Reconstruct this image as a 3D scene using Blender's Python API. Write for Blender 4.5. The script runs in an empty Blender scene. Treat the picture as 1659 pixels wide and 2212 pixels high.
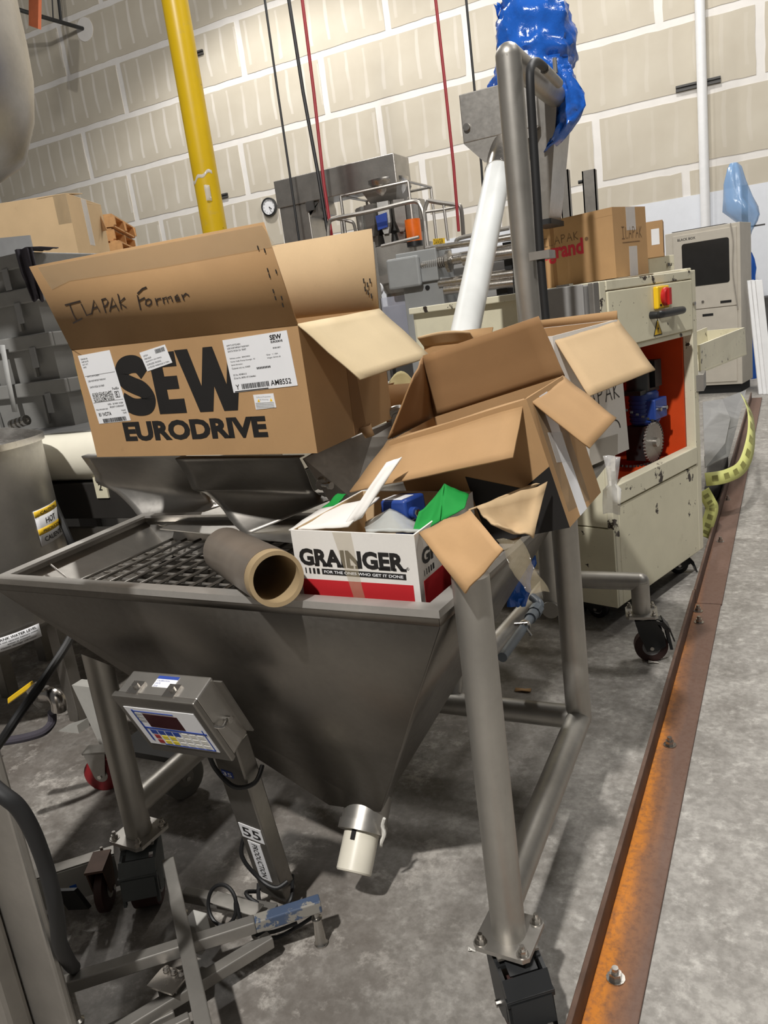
import bpy, math, random
from mathutils import Vector, Matrix, noise
random.seed(7)
V = Vector
sc = bpy.context.scene
COL = sc.collection

# ------------------------------------------------------------------ camera
FPX, CX, CY, CAMH = 1660.0, 829.5, 1106.0, 1.5
_up = V((-889.5, 6595.0, 1660.0)).normalized()
_yy = V((1640 - CX, CY - 579, -FPX)); _yy = (_yy - _up * _up.dot(_yy)).normalized()
_xx = _yy.cross(_up)
RC = Matrix((_xx, _yy, _up))                 # world = RC @ camera vector
cam_d = bpy.data.cameras.new('camera')
cam_d.sensor_fit = 'VERTICAL'; cam_d.sensor_height = 36.0; cam_d.lens = FPX / 2212 * 36.0
cam_d.clip_start = 0.02; cam_d.clip_end = 200
cam = bpy.data.objects.new('camera', cam_d); COL.objects.link(cam)
cam.matrix_world = Matrix.Translation((0, 0, CAMH)) @ RC.to_4x4()
sc.camera = cam
CAM = V((0, 0, CAMH))

# ------------------------------------------------------------------ light
sc.view_settings.view_transform = 'Standard'
sc.view_settings.look = 'None'
sc.view_settings.gamma = 1.0
sc.view_settings.use_curve_mapping = False
sc.view_settings.exposure = 0.15
wld = bpy.data.worlds.new('hall_air'); sc.world = wld; wld.use_nodes = True
wld.node_tree.nodes['Background'].inputs[0].default_value = (1.0, 0.98, 0.95, 1)
wld.node_tree.nodes['Background'].inputs[1].default_value = 0.08

def high_bay(name, loc, power, size=0.42, col=(1, 0.975, 0.935), spot=None, aim=None, blend=0.5):
    d = bpy.data.lights.new(name, 'SPOT' if spot else 'POINT')
    d.energy = power; d.color = col; d.shadow_soft_size = size / 2
    if spot: d.spot_size = math.radians(spot); d.spot_blend = blend
    o = bpy.data.objects.new(name, d); COL.objects.link(o); o.location = loc
    if spot:
        dirv = (V(aim) - V(loc)) if aim else V((0, 0, -1))
        o.rotation_euler = dirv.to_track_quat('-Z', 'Y').to_euler()
    return o
high_bay('high_bay_lamp', (-0.55, -3.5, 8.0), 3000, size=.30)
high_bay('high_bay_lamp', (0.6, 6.0, 8.0), 800, size=1.4)
high_bay('high_bay_lamp', (-6.5, 6.2, 9.0), 620, size=0.8)
high_bay('high_bay_lamp', (-9.2, 12.2, 10.4), 1500, size=0.6, spot=136, blend=.35)
high_bay('high_bay_lamp', (-1.6, 12.0, 9.6), 900, size=0.6)
high_bay('high_bay_lamp', (5.0, 3.0, 8.5), 380, size=0.8)

# ------------------------------------------------------------------ helpers
def ray(x, y): return (RC @ V((x - CX, CY - y, -FPX))).normalized()
def at(x, y, Y=None, X=None, Z=None):
    d = ray(x, y)
    if Y is not None: t = Y / d.y
    elif X is not None: t = X / d.x
    else: t = (Z - CAMH) / d.z
    return CAM + d * t
def on_plane(x, y, o, n):
    d = ray(x, y); return CAM + d * ((o - CAM).dot(n) / d.dot(n))
def rotm(yaw, pit=0, rol=0):
    return Matrix.Rotation(math.radians(yaw), 3, 'Z') @ Matrix.Rotation(math.radians(pit), 3, 'X') @ Matrix.Rotation(math.radians(rol), 3, 'Y')

class Fr:
    def __init__(s, o=(0, 0, 0), M=None):
        s.o = V(o); s.M = M if M is not None else Matrix.Identity(3)
    def __call__(s, u, v, w): return s.o + s.M @ V((u, v, w))
    @property
    def x(s): return s.M @ V((1, 0, 0))
    @property
    def y(s): return s.M @ V((0, 1, 0))
    @property
    def z(s): return s.M @ V((0, 0, 1))
    def sub(s, u, v, w, yaw=0, pit=0, rol=0): return Fr(s(u, v, w), s.M @ rotm(yaw, pit, rol))
WORLD = Fr()
def lerp(a, b, t): return a*(1-t) + b*t
def axis_frame(o, d):
    z = V(d).normalized(); a = V((0, 0, 1)) if abs(z.z) < .95 else V((1, 0, 0))
    x = a.cross(z).normalized(); y = z.cross(x)
    return Fr(o, Matrix((x, y, z)).transposed())

class MB:
    def __init__(s): s.v = []; s.f = []
    def add(s, vs, fs):
        n = len(s.v); s.v += [V(p) for p in vs]; s.f += [tuple(i + n for i in f) for f in fs]; return s
    def obox(s, o, a, b, c):
        o, a, b, c = V(o), V(a), V(b), V(c)
        if a.cross(b).dot(c) < 0: o = o + c; c = -c
        return s.add([o, o+a, o+a+b, o+b, o+c, o+a+c, o+a+b+c, o+b+c],
                     [(0,3,2,1), (4,5,6,7), (0,1,5,4), (1,2,6,5), (2,3,7,6), (3,0,4,7)])
    def box(s, x0, x1, y0, y1, z0, z1, fr=WORLD):
        return s.obox(fr(x0, y0, z0), fr.x*(x1-x0), fr.y*(y1-y0), fr.z*(z1-z0))
    def tube(s, p0, p1, r, r1=None, n=16, cap=True):
        p0, p1 = V(p0), V(p1); r1 = r if r1 is None else r1
        f = axis_frame(p0, p1 - p0); L = (p1 - p0).length
        return s.lathe([(r, 0), (r1, L)], f, n, cap)
    def ring(s, p0, p1, ro, ri, n=24):
        f = axis_frame(V(p0), V(p1) - V(p0)); L = (V(p1) - V(p0)).length
        return s.lathe([(ri, 0), (ro, 0), (ro, L), (ri, L), (ri, 0)], f, n, False)
    def lathe(s, prof, fr=WORLD, n=24, cap=True, a0=0, a1=None):
        full = a1 is None; a1 = a0 + 2*math.pi if full else a1
        vs = []; fs = []; m = n if full else n + 1
        for r, z in prof:
            for k in range(m):
                a = a0 + (a1 - a0) * k / n
                vs.append(fr(r*math.cos(a), r*math.sin(a), z))
        for i in range(len(prof) - 1):
            for k in range(n):
                k2 = (k+1) % m
                fs.append((i*m+k, i*m+k2, (i+1)*m+k2, (i+1)*m+k))
        if cap and full:
            fs.append(tuple(range(m-1, -1, -1))); b = (len(prof)-1)*m; fs.append(tuple(range(b, b+m)))
        return s.add(vs, fs)
    def sweep(s, pts, r, n=10, smooth=0, cap=True):
        pts = [V(p) for p in pts]
        if smooth: pts = spline(pts, smooth)
        t0 = (pts[1]-pts[0]).normalized(); f = axis_frame(pts[0], t0); x = f.x
        vs = []; fs = []
        for i, p in enumerate(pts):
            t = (pts[min(i+1, len(pts)-1)] - pts[max(i-1, 0)]).normalized()
            x = (x - t*t.dot(x)).normalized(); y = t.cross(x)
            rr = r(i/(len(pts)-1)) if callable(r) else r
            for k in range(n):
                a = 2*math.pi*k/n; vs.append(p + x*(rr*math.cos(a)) + y*(rr*math.sin(a)))
        for i in range(len(pts)-1):
            for k in range(n):
                k2 = (k+1) % n; fs.append((i*n+k, i*n+k2, (i+1)*n+k2, (i+1)*n+k))
        if cap:
            fs.append(tuple(range(n-1, -1, -1))); b = (len(pts)-1)*n; fs.append(tuple(range(b, b+n)))
        return s.add(vs, fs)
    def prism(s, poly, o, a, b, n, t):
        """polygon (u,v) in the plane o + u*a + v*b, thickened by n*t"""
        o, a, b, n = V(o), V(a), V(b), V(n); k = len(poly)
        lo = [o + a*u + b*v for u, v in poly]; hi = [p + n*t for p in lo]
        fs = [tuple(range(k-1, -1, -1)), tuple(range(k, 2*k))] + [(i, (i+1) % k, k+(i+1) % k, k+i) for i in range(k)]
        return s.add(lo + hi, fs)
    def slab(s, pts, t):
        """planar-ish polygon of world points thickened along its normal"""
        pts = [V(p) for p in pts]; k = len(pts); nn = V((0, 0, 0)); c = sum(pts, V())/k
        for i in range(k): nn += (pts[i]-c).cross(pts[(i+1) % k]-c)
        nn.normalize(); hi = [p + nn*t for p in pts]
        return s.add(pts + hi, [tuple(range(k-1, -1, -1)), tuple(range(k, 2*k))] + [(i, (i+1) % k, k+(i+1) % k, k+i) for i in range(k)])
    def grid(s, rows):
        m = len(rows[0]); vs = [p for r in rows for p in r]
        return s.add(vs, [(i*m+j, i*m+j+1, (i+1)*m+j+1, (i+1)*m+j) for i in range(len(rows)-1) for j in range(m-1)])
    def ball(s, c, r, n=12, sq=(1, 1, 1)):
        c = V(c); prof = []
        vs = [c + V((0, 0, -r*sq[2]))]; fs = []; m = n//2
        for i in range(1, m):
            a = -math.pi/2 + math.pi*i/m
            for k in range(n):
                b = 2*math.pi*k/n; vs.append(c + V((r*math.cos(a)*math.cos(b)*sq[0], r*math.cos(a)*math.sin(b)*sq[1], r*math.sin(a)*sq[2])))
        vs.append(c + V((0, 0, r*sq[2]))); T = len(vs)-1
        for k in range(n):
            fs.append((0, 1+(k+1) % n, 1+k)); fs.append((T, 1+(m-2)*n+k, 1+(m-2)*n+(k+1) % n))
        for i in range(m-2):
            for k in range(n): fs.append((1+i*n+k, 1+i*n+(k+1) % n, 1+(i+1)*n+(k+1) % n, 1+(i+1)*n+k))
        return s.add(vs, fs)
    def ribbon(s, pts, w, nrm, lift=0.0):
        pts = [V(p) for p in pts]; nrm = V(nrm).normalized(); L = []; R = []
        for i, p in enumerate(pts):
            t = (pts[min(i+1, len(pts)-1)] - pts[max(i-1, 0)]).normalized(); b = nrm.cross(t).normalized()
            L.append(p + b*w/2 + nrm*lift); R.append(p - b*w/2 + nrm*lift)
        k = len(pts)
        return s.add(L + R, [(i, k+i, k+i+1, i+1) for i in range(k-1)])
    def text(s, body, o, ux, uz, w=None, h=None, bold=0.0, lift=0.0008, shear=0.0):
        vs, fs = text_geo(body, bold, shear)
        xs = [p[0] for p in vs]; ys = [p[1] for p in vs]
        x0, x1, y0, y1 = min(xs), max(xs), min(ys), max(ys)
        sx = w/(x1-x0) if w else None; sy = h/(y1-y0) if h else None
        sx = sx or sy; sy = sy or sx
        ux = V(ux).normalized(); uz = V(uz).normalized(); n = ux.cross(uz); o = V(o)
        return s.add([o + ux*((p[0]-x0)*sx) + uz*((p[1]-y0)*sy) + n*lift for p in vs], fs)
    def build(s, name, mat, parent=None, bevel=0, solid=0, smooth=35, sub=0):
        off = V((0, 0, 0)); q = parent
        while q is not None: off += q.location; q = q.parent
        me = bpy.data.meshes.new(name)
        me.from_pydata([tuple(p - off) for p in s.v], [], s.f); me.validate(); me.update()
        me.materials.append(MATS[mat] if isinstance(mat, str) else mat)
        if smooth:
            me.polygons.foreach_set('use_smooth', [True]*len(me.polygons)); me.set_sharp_from_angle(angle=math.radians(smooth))
        o = bpy.data.objects.new(name, me); COL.objects.link(o); o.parent = parent
        if solid:
            md = o.modifiers.new('thick', 'SOLIDIFY'); md.thickness = solid; md.offset = 0
        if bevel:
            md = o.modifiers.new('edge', 'BEVEL'); md.width = bevel; md.segments = 2; md.limit_method = 'ANGLE'; md.angle_limit = math.radians(40)
        return o
_tc = {}
def text_geo(body, bold, shear):
    key = (body, bold, shear)
    if key not in _tc:
        c = bpy.data.curves.new('t', 'FONT'); c.body = body; c.offset = bold; c.resolution_u = 3; c.shear = shear
        c.fill_mode = 'BOTH'; o = bpy.data.objects.new('t', c); COL.objects.link(o)
        dg = bpy.context.evaluated_depsgraph_get(); ev = o.evaluated_get(dg); m = ev.to_mesh()
        _tc[key] = ([tuple(v.co) for v in m.vertices], [tuple(p.vertices) for p in m.polygons])
        ev.to_mesh_clear(); bpy.data.objects.remove(o); bpy.data.curves.remove(c)
    return _tc[key]
def spline(pts, k):
    out = []; P = [pts[0]] + list(pts) + [pts[-1]]
    for i in range(1, len(P)-2):
        a, b, c, d = P[i-1], P[i], P[i+1], P[i+2]
        for j in range(k):
            t = j/k
            out.append(0.5*((2*b) + (c-a)*t + (2*a-5*b+4*c-d)*t*t + (3*b-a-3*c+d)*t*t*t))
    out.append(pts[-1]); return out
def thing(name, label, cat, loc=(0, 0, 0), group=None):
    o = bpy.data.objects.new(name, None); COL.objects.link(o); o.location = loc; o.empty_display_size = .1
    return tag(o, label, cat, group)
def tag(o, label, cat, group=None, kind=None):
    o['label'] = label; o['category'] = cat
    if group: o['group'] = group
    if kind: o['kind'] = kind
    return o
def struct(o, label=None):
    o['kind'] = 'structure'
    if label: o['label'] = label
    return o
def copy_tree(o, parent=None):
    c = o.copy(); COL.objects.link(c); c.parent = parent
    for ch in o.children: copy_tree(ch, c)
    return c

# ------------------------------------------------------------------ materials
MATS = {}
class NT:
    def __init__(s, name):
        m = bpy.data.materials.new(name); m.use_nodes = True; s.m = m; s.t = m.node_tree
        s.b = s.t.nodes['Principled BSDF']; MATS[name] = m
        s.tc = s.t.nodes.new('ShaderNodeTexCoord')
    def n(s, t, **k):
        q = s.t.nodes.new(t)
        for a, b in k.items(): setattr(q, a, b)
        return q
    def l(s, a, b): s.t.links.new(a, b)
    def vec(s, scale=(1, 1, 1), src='Object'):
        mp = s.n('ShaderNodeMapping'); mp.inputs['Scale'].default_value = scale
        s.l(s.tc.outputs[src], mp.inputs[0]); return mp.outputs[0]
    def noise(s, scale, detail=4, rough=.55, vscale=(1, 1, 1), src='Object'):
        q = s.n('ShaderNodeTexNoise'); q.inputs['Scale'].default_value = scale; q.inputs['Detail'].default_value = detail
        q.inputs['Roughness'].default_value = rough; s.l(s.vec(vscale, src), q.inputs['Vector']); return q.outputs['Fac']
    def ramp(s, fac, stops):
        q = s.n('ShaderNodeValToRGB'); e = q.color_ramp.elements
        while len(e) < len(stops): e.new(.5)
        for i, (p, c) in enumerate(stops): e[i].position = p; e[i].color = (*c, 1) if len(c) == 3 else c
        s.l(fac, q.inputs[0]); return q.outputs[0]
    def mix(s, fac, a, b, mode='MIX'):
        q = s.n('ShaderNodeMix', data_type='RGBA', blend_type=mode)
        for sock, val in ((q.inputs['Factor'], fac), (q.inputs['A'], a), (q.inputs['B'], b)):
            if hasattr(val, 'links'): s.l(val, sock)
            elif isinstance(val, (int, float)): sock.default_value = val
            else: sock.default_value = (*val, 1)
        return q.outputs['Result']
    def math(s, op, a, b=0.0):
        q = s.n('ShaderNodeMath', operation=op)
        for i, val in enumerate((a, b)):
            if hasattr(val, 'links'): s.l(val, q.inputs[i])
            else: q.inputs[i].default_value = val
        return q.outputs[0]
    def bump(s, h, strength=.2, dist=.002):
        q = s.n('ShaderNodeBump'); q.inputs['Strength'].default_value = strength; q.inputs['Distance'].default_value = dist
        s.l(h, q.inputs['Height']); s.l(q.outputs[0], s.b.inputs['Normal'])
    def done(s, col=None, rough=.5, metal=0.0, **k):
        if col is not None:
            if hasattr(col, 'links'): s.l(col, s.b.inputs['Base Color'])
            else: s.b.inputs['Base Color'].default_value = (*col, 1)
        if hasattr(rough, 'links'): s.l(rough, s.b.inputs['Roughness'])
        else: s.b.inputs['Roughness'].default_value = rough
        s.b.inputs['Metallic'].default_value = metal
        for a, v in k.items(): s.b.inputs[a].default_value = v
        return s.m
def srgb(r, g, b):
    f = lambda c: ((c/255+.055)/1.055)**2.4 if c/255 > .04045 else c/255/12.92
    return (f(r), f(g), f(b))
def sc3(c, k): return tuple(min(1, x*k) for x in c)
def plain(name, rgb, rough=.5, metal=0.0, var=.10, scale=9, bump=0, **k):
    t = NT(name); c = srgb(*rgb); f = t.noise(scale)
    col = t.ramp(f, [(.3, sc3(c, 1-var)), (.7, sc3(c, 1+var))])
    if bump: t.bump(t.noise(scale*6, 3), bump)
    return t.done(col, rough, metal, **k)
def board(name, rgb, var=.07, bump=.12, dirt=None):
    t = NT(name); c = srgb(*rgb); f = t.noise(5, 5); g = t.noise(160, 2, vscale=(1, 1, 1))
    col = t.ramp(f, [(.3, sc3(c, 1-var)), (.7, sc3(c, 1+var))])
    col = t.mix(t.math('MULTIPLY', g, .22), col, sc3(c, .72))
    st = t.noise(14, 6, .7); col = t.mix(t.ramp(st, [(.66, (0, 0, 0)), (.8, (.45, .45, .45))]), col, sc3(c, .6))
    t.bump(t.noise(90, 3), bump, .001)
    return t.done(col, .78, 0, **{'Specular IOR Level': .25})
def steel(name, rgb, rough=.38, brush=(1, 1, 1), metal=1.0, var=.16, scale=5):
    t = NT(name); c = srgb(*rgb); f = t.noise(scale, 5, .6); g = t.noise(60, 3, .6, brush)
    col = t.ramp(f, [(.3, sc3(c, 1-var)), (.7, sc3(c, 1+var))])
    col = t.mix(t.math('MULTIPLY', g, .3), col, sc3(c, .7))
    r = t.math('ADD', t.math('MULTIPLY', g, .18), rough - .09)
    t.bump(t.noise(3, 2), .05, .01)
    return t.done(col, r, metal)
def chipped(name, rgb, under=(52, 42, 36), lo=.66, scale=7, rough=.5):
    t = NT(name); c = srgb(*rgb); f = t.noise(3, 4)
    col = t.ramp(f, [(.3, sc3(c, .9)), (.7, sc3(c, 1.06))])
    gr = t.noise(11, 6, .75); col = t.mix(t.ramp(gr, [(.58, (0, 0, 0)), (.75, (.3, .3, .3))]), col, srgb(150, 140, 110))
    ch = t.noise(scale, 8, .68); m = t.ramp(ch, [(lo, (0, 0, 0)), (lo+.015, (1, 1, 1))])
    ch2 = t.noise(scale*5, 3, .5); m2 = t.ramp(ch2, [(.73, (0, 0, 0)), (.745, (1, 1, 1))])
    mm = t.mix(1.0, m, m2, 'LIGHTEN')
    col = t.mix(mm, col, srgb(*under))
    t.bump(mm, -.3, .002)
    return t.done(col, rough)

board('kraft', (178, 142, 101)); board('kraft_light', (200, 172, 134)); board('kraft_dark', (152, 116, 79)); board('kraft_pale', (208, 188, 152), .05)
board('white_board', (226, 222, 216), .04, .08); board('red_print', (188, 38, 44), .05, .08); board('green_card', (28, 138, 58), .05, .05)
plain('ink', (28, 26, 25), .6, var=.15); plain('marker', (52, 42, 36), .6); plain('marker_faint', (110, 84, 58), .7); plain('logo_red', (196, 40, 60), .6)
plain('label_paper', (232, 232, 234), .45, var=.02); plain('paper', (225, 222, 214), .7, var=.04); plain('label_grey', (176, 176, 174), .6)
steel('stainless', (176, 172, 166), .38, metal=.85); steel('stainless_dark', (140, 136, 130), .42, metal=.85); steel('stainless_tube', (172, 168, 161), .45, (1, 1, .15), metal=.8)
steel('weigher_steel', (188, 186, 182), .3, metal=.55); steel('rim_steel', (190, 186, 180), .45, metal=.6); steel('stainless_bowl', (124, 119, 112), .40, metal=.95, var=.1); steel('stainless_bright', (205, 200, 194), .25); steel('galvanised', (156, 152, 146), .48, metal=.7); steel('bolt_metal', (190, 186, 180), .28)
plain('black_plastic', (34, 35, 36), .42); plain('black_rubber', (26, 26, 27), .6); plain('black_matte', (14, 13, 13), .8)
plain('wheel_tread', (58, 34, 30), .6); plain('wheel_red', (128, 22, 28), .45); plain('wheel_grey', (120, 118, 112), .55); plain('caster_grey', (84, 88, 88), .5)
plain('white_plastic', (226, 228, 226), .35, var=.04); plain('plug_plastic', (222, 216, 200), .35, var=.05)
plain('grey_plastic', (136, 136, 136), .5); plain('grey_tote', (134, 133, 130), .55, var=.07); plain('grey_dark', (70, 68, 66), .55); plain('grey_paint', (148, 150, 150), .45, var=.05)
plain('grey_box', (152, 150, 148), .45, var=.05); plain('beige_cab', (190, 183, 170), .5, var=.04); plain('beige_dark', (150, 144, 134), .5)
plain('dark_glass', (38, 37, 36), .12); plain('white_paint', (232, 232, 232), .5, var=.03); plain('yellow_paint', (205, 168, 22), .38, var=.08, scale=4)
plain('yellow_plastic', (240, 196, 30), .4); plain('red_plastic', (190, 34, 34), .4); plain('orange_paint', (204, 70, 22), .5, var=.12, scale=5)
plain('blue_motor', (36, 66, 140), .42, var=.12); plain('blue_tape', (24, 92, 190), .5); plain('blue_print', (44, 70, 150), .5)
plain('orange_lens', (232, 110, 26), .35); plain('cable_black', (24, 24, 25), .5); plain('cable_red', (150, 36, 44), .5)
plain('belt_white', (232, 227, 210), .45, var=.05, scale=5); plain('wood', (196, 146, 92), .7, var=.2, scale=12); plain('rag_cloth', (70, 66, 74), .9, bump=.3)
plain('cream_plain', (218, 212, 186), .5, var=.06); plain('display_red', (58, 24, 28), .2); plain('key_white', (214, 212, 204), .5); plain('key_yellow', (226, 206, 70), .5); plain('key_red', (150, 50, 50), .5)
plain('warn_yellow', (240, 196, 40), .5); plain('conduit_grey', (104, 112, 120), .4); plain('foam_yellow', (218, 204, 150), .85, var=.1, bump=.3); plain('dirt_crumb', (215, 210, 200), .8)
plain('core_film', (132, 122, 112), .3, .3, var=.15); plain('core_board', (160, 138, 104), .8, var=.12); plain('hatch_dark', (44, 42, 40), .5); plain('frame_paint', (170, 168, 162), .5)
chipped('cream_chipped', (220, 214, 188), lo=.635, scale=6); chipped('cream_worn', (218, 212, 188), lo=.60, scale=9)
chipped('blue_worn', (70, 84, 108), (140, 136, 128), .5, 9)
def clear(name, tint, alpha, rough=.15):
    t = NT(name); w = t.noise(30, 4); t.bump(w, .4, .004)
    t.done(srgb(*tint), rough, Alpha=alpha); return t.m
clear('clear_tape', (200, 185, 155), .17, .12); clear('clear_film', (235, 235, 235), .38, .1); clear('clear_guard', (205, 208, 224), .35, .1)
clear('bubble_wrap', (228, 230, 228), .8, .18); clear('pale_bag', (130, 176, 226), .6, .2); clear('film_wrap', (235, 232, 226), .22, .1)
def bag(name, rgb):
    t = NT(name); c = srgb(*rgb); f = t.noise(9, 4)
    col = t.ramp(f, [(.3, sc3(c, .8)), (.7, sc3(c, 1.15))]); t.bump(t.noise(16, 5, .6), .5, .012)
    t.done(col, .2, **{'Subsurface Weight': 0.0, 'Coat Weight': .5, 'Coat Roughness': .1, 'Transmission Weight': 0.0}); return t.m
bag('blue_bag', (34, 98, 196))
# bubble wrap relief
t = NT('bubble_relief'); vo = t.n('ShaderNodeTexVoronoi'); vo.inputs['Scale'].default_value = 95; t.l(t.vec(), vo.inputs['Vector'])
t.bump(vo.outputs['Distance'], -1.0, .008); t.done(srgb(186, 188, 184), .18, Alpha=.85)
# rust
t = NT('rust'); n1 = t.noise(6, 7, .7, (1, .35, 1)); n2 = t.noise(60, 4, .7)
sx = t.n('ShaderNodeSeparateXYZ'); t.l(t.tc.outputs['Object'], sx.inputs[0])
band = t.math('ADD', t.math('MULTIPLY', sx.outputs[0], -9.0), t.math('MULTIPLY', n1, .9))
col = t.ramp(band, [(.0, srgb(110, 86, 74)), (.38, srgb(140, 96, 64)), (.62, srgb(196, 122, 40)), (.95, srgb(186, 112, 36))])
col = t.mix(t.ramp(n2, [(.45, (0, 0, 0)), (.72, (.7, .7, .7))]), col, srgb(98, 70, 56))
t.bump(n2, .25, .002); t.done(col, .68, .15)
plain('rust_dark', (96, 74, 62), .65, .2, var=.25, scale=14)
# floor
t = NT('concrete'); a = t.noise(1.3, 8, .62); b = t.noise(6.5, 9, .72); c = t.noise(38, 5, .65); e = t.noise(16, 7, .7)
col = t.ramp(a, [(.25, srgb(138, 134, 128)), (.5, srgb(160, 156, 150)), (.75, srgb(178, 174, 167))])
col = t.mix(t.ramp(b, [(.34, (.7, .7, .7)), (.56, (0, 0, 0))]), col, srgb(112, 107, 101))
col = t.mix(t.ramp(e, [(.52, (0, 0, 0)), (.70, (.65, .65, .65))]), col, srgb(206, 202, 195))
col = t.mix(t.ramp(c, [(.40, (.45, .45, .45)), (.58, (0, 0, 0))]), col, srgb(104, 100, 94))
sx = t.n('ShaderNodeSeparateXYZ'); t.l(t.tc.outputs['Object'], sx.inputs[0])
dirt = t.ramp(t.math('MULTIPLY', t.math('ADD', sx.outputs[0], .40), -1.5), [(0, (0, 0, 0)), (1, (1, 1, 1))])   # trodden dirt behind the curb
d2 = t.noise(2.0, 8, .68); dm = t.math('MULTIPLY', dirt, t.ramp(d2, [(.32, (.9, .9, .9)), (.60, (.35, .35, .35))]))
col = t.mix(dm, col, srgb(92, 84, 77))
sp = t.noise(5.0, 9, .78); col = t.mix(t.math('MULTIPLY', dirt, t.ramp(sp, [(.54, (0, 0, 0)), (.66, (.8, .8, .8))])), col, srgb(200, 194, 186))
st = t.noise(8.0, 7, .7); col = t.mix(t.math('MULTIPLY', dirt, t.ramp(st, [(.60, (0, 0, 0)), (.70, (.8, .8, .8))])), col, srgb(58, 52, 48))
sk = t.noise(3.4, 3, .5); col = t.mix(t.ramp(sk, [(.72, (0, 0, 0)), (.76, (.6, .6, .6))]), col, srgb(78, 74, 70))
t.bump(t.noise(70, 4), .12, .002); t.done(col, t.math('ADD', t.math('MULTIPLY', a, .3), .42))
# drywall panel with plastered screw lines; each panel's origin is its lower left corner
def drywall():
    t = NT('drywall_panel'); sx = t.n('ShaderNodeSeparateXYZ'); t.l(t.tc.outputs['Object'], sx.inputs[0])
    wob = t.noise(.9, 2); x = t.math('ADD', sx.outputs[0], t.math('MULTIPLY', wob, .16))
    fr_ = t.math('ABSOLUTE', t.math('SUBTRACT', t.math('FRACT', t.math('MULTIPLY', x, 2.46)), .5))
    oi = t.n('ShaderNodeObjectInfo')
    wv = t.math('ADD', t.math('MULTIPLY', t.noise(1.7, 2), .17), .012)
    line = t.math('SUBTRACT', 1.0, t.math('MINIMUM', t.math('DIVIDE', fr_, wv), 1.0))
    line = t.math('MINIMUM', t.math('MULTIPLY', line, 3.0), 1.0)
    zz = t.math('ABSOLUTE', t.math('SUBTRACT', sx.outputs[2], .6)); endw = t.math('ADD', t.math('MULTIPLY', t.noise(1.9, 1), .3), .30)
    ends = t.math('GREATER_THAN', endw, zz)
    ge = t.n('ShaderNodeNewGeometry'); gx = t.n('ShaderNodeSeparateXYZ'); t.l(ge.outputs['Position'], gx.inputs[0])
    fade = t.math('MULTIPLY', t.ramp(t.noise(.8, 2, .5), [(.35, (.3, .3, .3)), (.6, (1, 1, 1))]), t.ramp(t.math('MULTIPLY', gx.outputs[0], -.07), [(.12, (.25, .25, .25)), (.8, (1, 1, 1))]))
    m = t.math('MULTIPLY', t.math('MULTIPLY', line, ends), t.math('MULTIPLY', fade, .62))
    base = t.ramp(t.noise(1.2, 4), [(.3, srgb(190, 181, 164)), (.7, srgb(200, 192, 176))])
    col = t.mix(m, base, srgb(228, 222, 214))
    sp = t.noise(9, 2, .4, (1, 1, 1)); col = t.mix(t.ramp(sp, [(.79, (0, 0, 0)), (.8, (.6, .6, .6))]), col, srgb(120, 108, 92))
    t.done(col, .85)
drywall()
plain('joint_compound', (226, 222, 217), .85, var=.04, scale=3); plain('wall_white', (222, 225, 231), .6, var=.02)
# shipping-label matrix code
t = NT('matrix_code'); w = t.n('ShaderNodeTexWhiteNoise', noise_dimensions='2D')
sn = t.n('ShaderNodeVectorMath', operation='SNAP'); t.l(t.tc.outputs['Generated'], sn.inputs[0]); sn.inputs[1].default_value = (.0125, .05, .05)
sp_ = t.n('ShaderNodeSeparateXYZ'); t.l(sn.outputs[0], sp_.inputs[0]); cb = t.n('ShaderNodeCombineXYZ'); t.l(sp_.outputs[0], cb.inputs[0]); t.l(sp_.outputs[2], cb.inputs[1])
t.l(cb.outputs[0], w.inputs['Vector']); t.done(t.ramp(w.outputs['Value'], [(.5, (.02, .02, .02)), (.52, (.8, .8, .8))]), .5)
for m in MATS.values():
    pass

# ================================================================== SETTING
fl = MB().box(-26, 12, -8, 16.3, -.2, 0).build('floor', 'concrete', smooth=0); struct(fl)
WY = 16.3
wb = MB().box(-26, 12, WY+.004, WY+.25, 0, 12.0).build('wall_back', 'joint_compound', smooth=0); struct(wb)
ZJ = [2.22 + 1.22*i for i in range(9)]
rows = {0: [-20.5, -17.0, -13.46, -9.9, -6.34, -2.755, .8, 4.4], 1: [-21.2, -17.75, -14.19, -10.75, -7.18, -3.6, .054, 3.6, 7.2],
        2: [-22.4, -18.9, -15.39, -11.9, -8.38, -5.12, -1.56, 2.0, 5.6], 3: [-20.9, -17.35, -13.86, -10.33, -6.75, -3.2, .35, 3.9],
        4: [-22.5, -19.0, -15.47, -11.95, -8.4, -4.9, -1.35, 2.2, 5.7], 5: [-21, -17.5, -14, -10.4, -6.9, -3.3, .2, 3.7], 6: [-22.4, -18.9, -15.4, -11.9, -8.4, -4.9, -1.4, 2.1, 5.6]}
def wavy_panel(w, h, seed):
    """drywall sheet whose taped edges wobble a little"""
    n = 18; rnd = random.Random(seed); P = []
    nz = lambda a, b: noise.noise(V((a*1.7+seed*9.1, b*3.3, seed*2.7)))*.018
    for k in range(n): P.append((w*k/n, nz(k*.6, 1)))
    for k in range(5): P.append((w+nz(k*.6, 2), h*k/5))
    for k in range(n): P.append((w-w*k/n, h+nz(k*.6, 3)))
    for k in range(5): P.append((nz(k*.6, 4), h-h*k/5))
    return P
sd = 0
for r, xs in rows.items():
    z0 = 3.44 + 1.22*r
    for xa, xb in zip(xs[:-1], xs[1:]):
        sd += 1; g = .075
        zb = z0
        if xb < -19 and r < 3: continue
        hh = 1.22 - 2*g*.9
        mb = MB().prism(wavy_panel(xb-xa-2*g, hh, sd), (0, 0, 0), (1, 0, 0), (0, 0, 1), (0, 1, 0), .012)
        o = mb.build('panel', 'drywall_panel', None, smooth=0); o.parent = wb; o.location = (xa+g, WY-.008, zb+g*.9)
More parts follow.
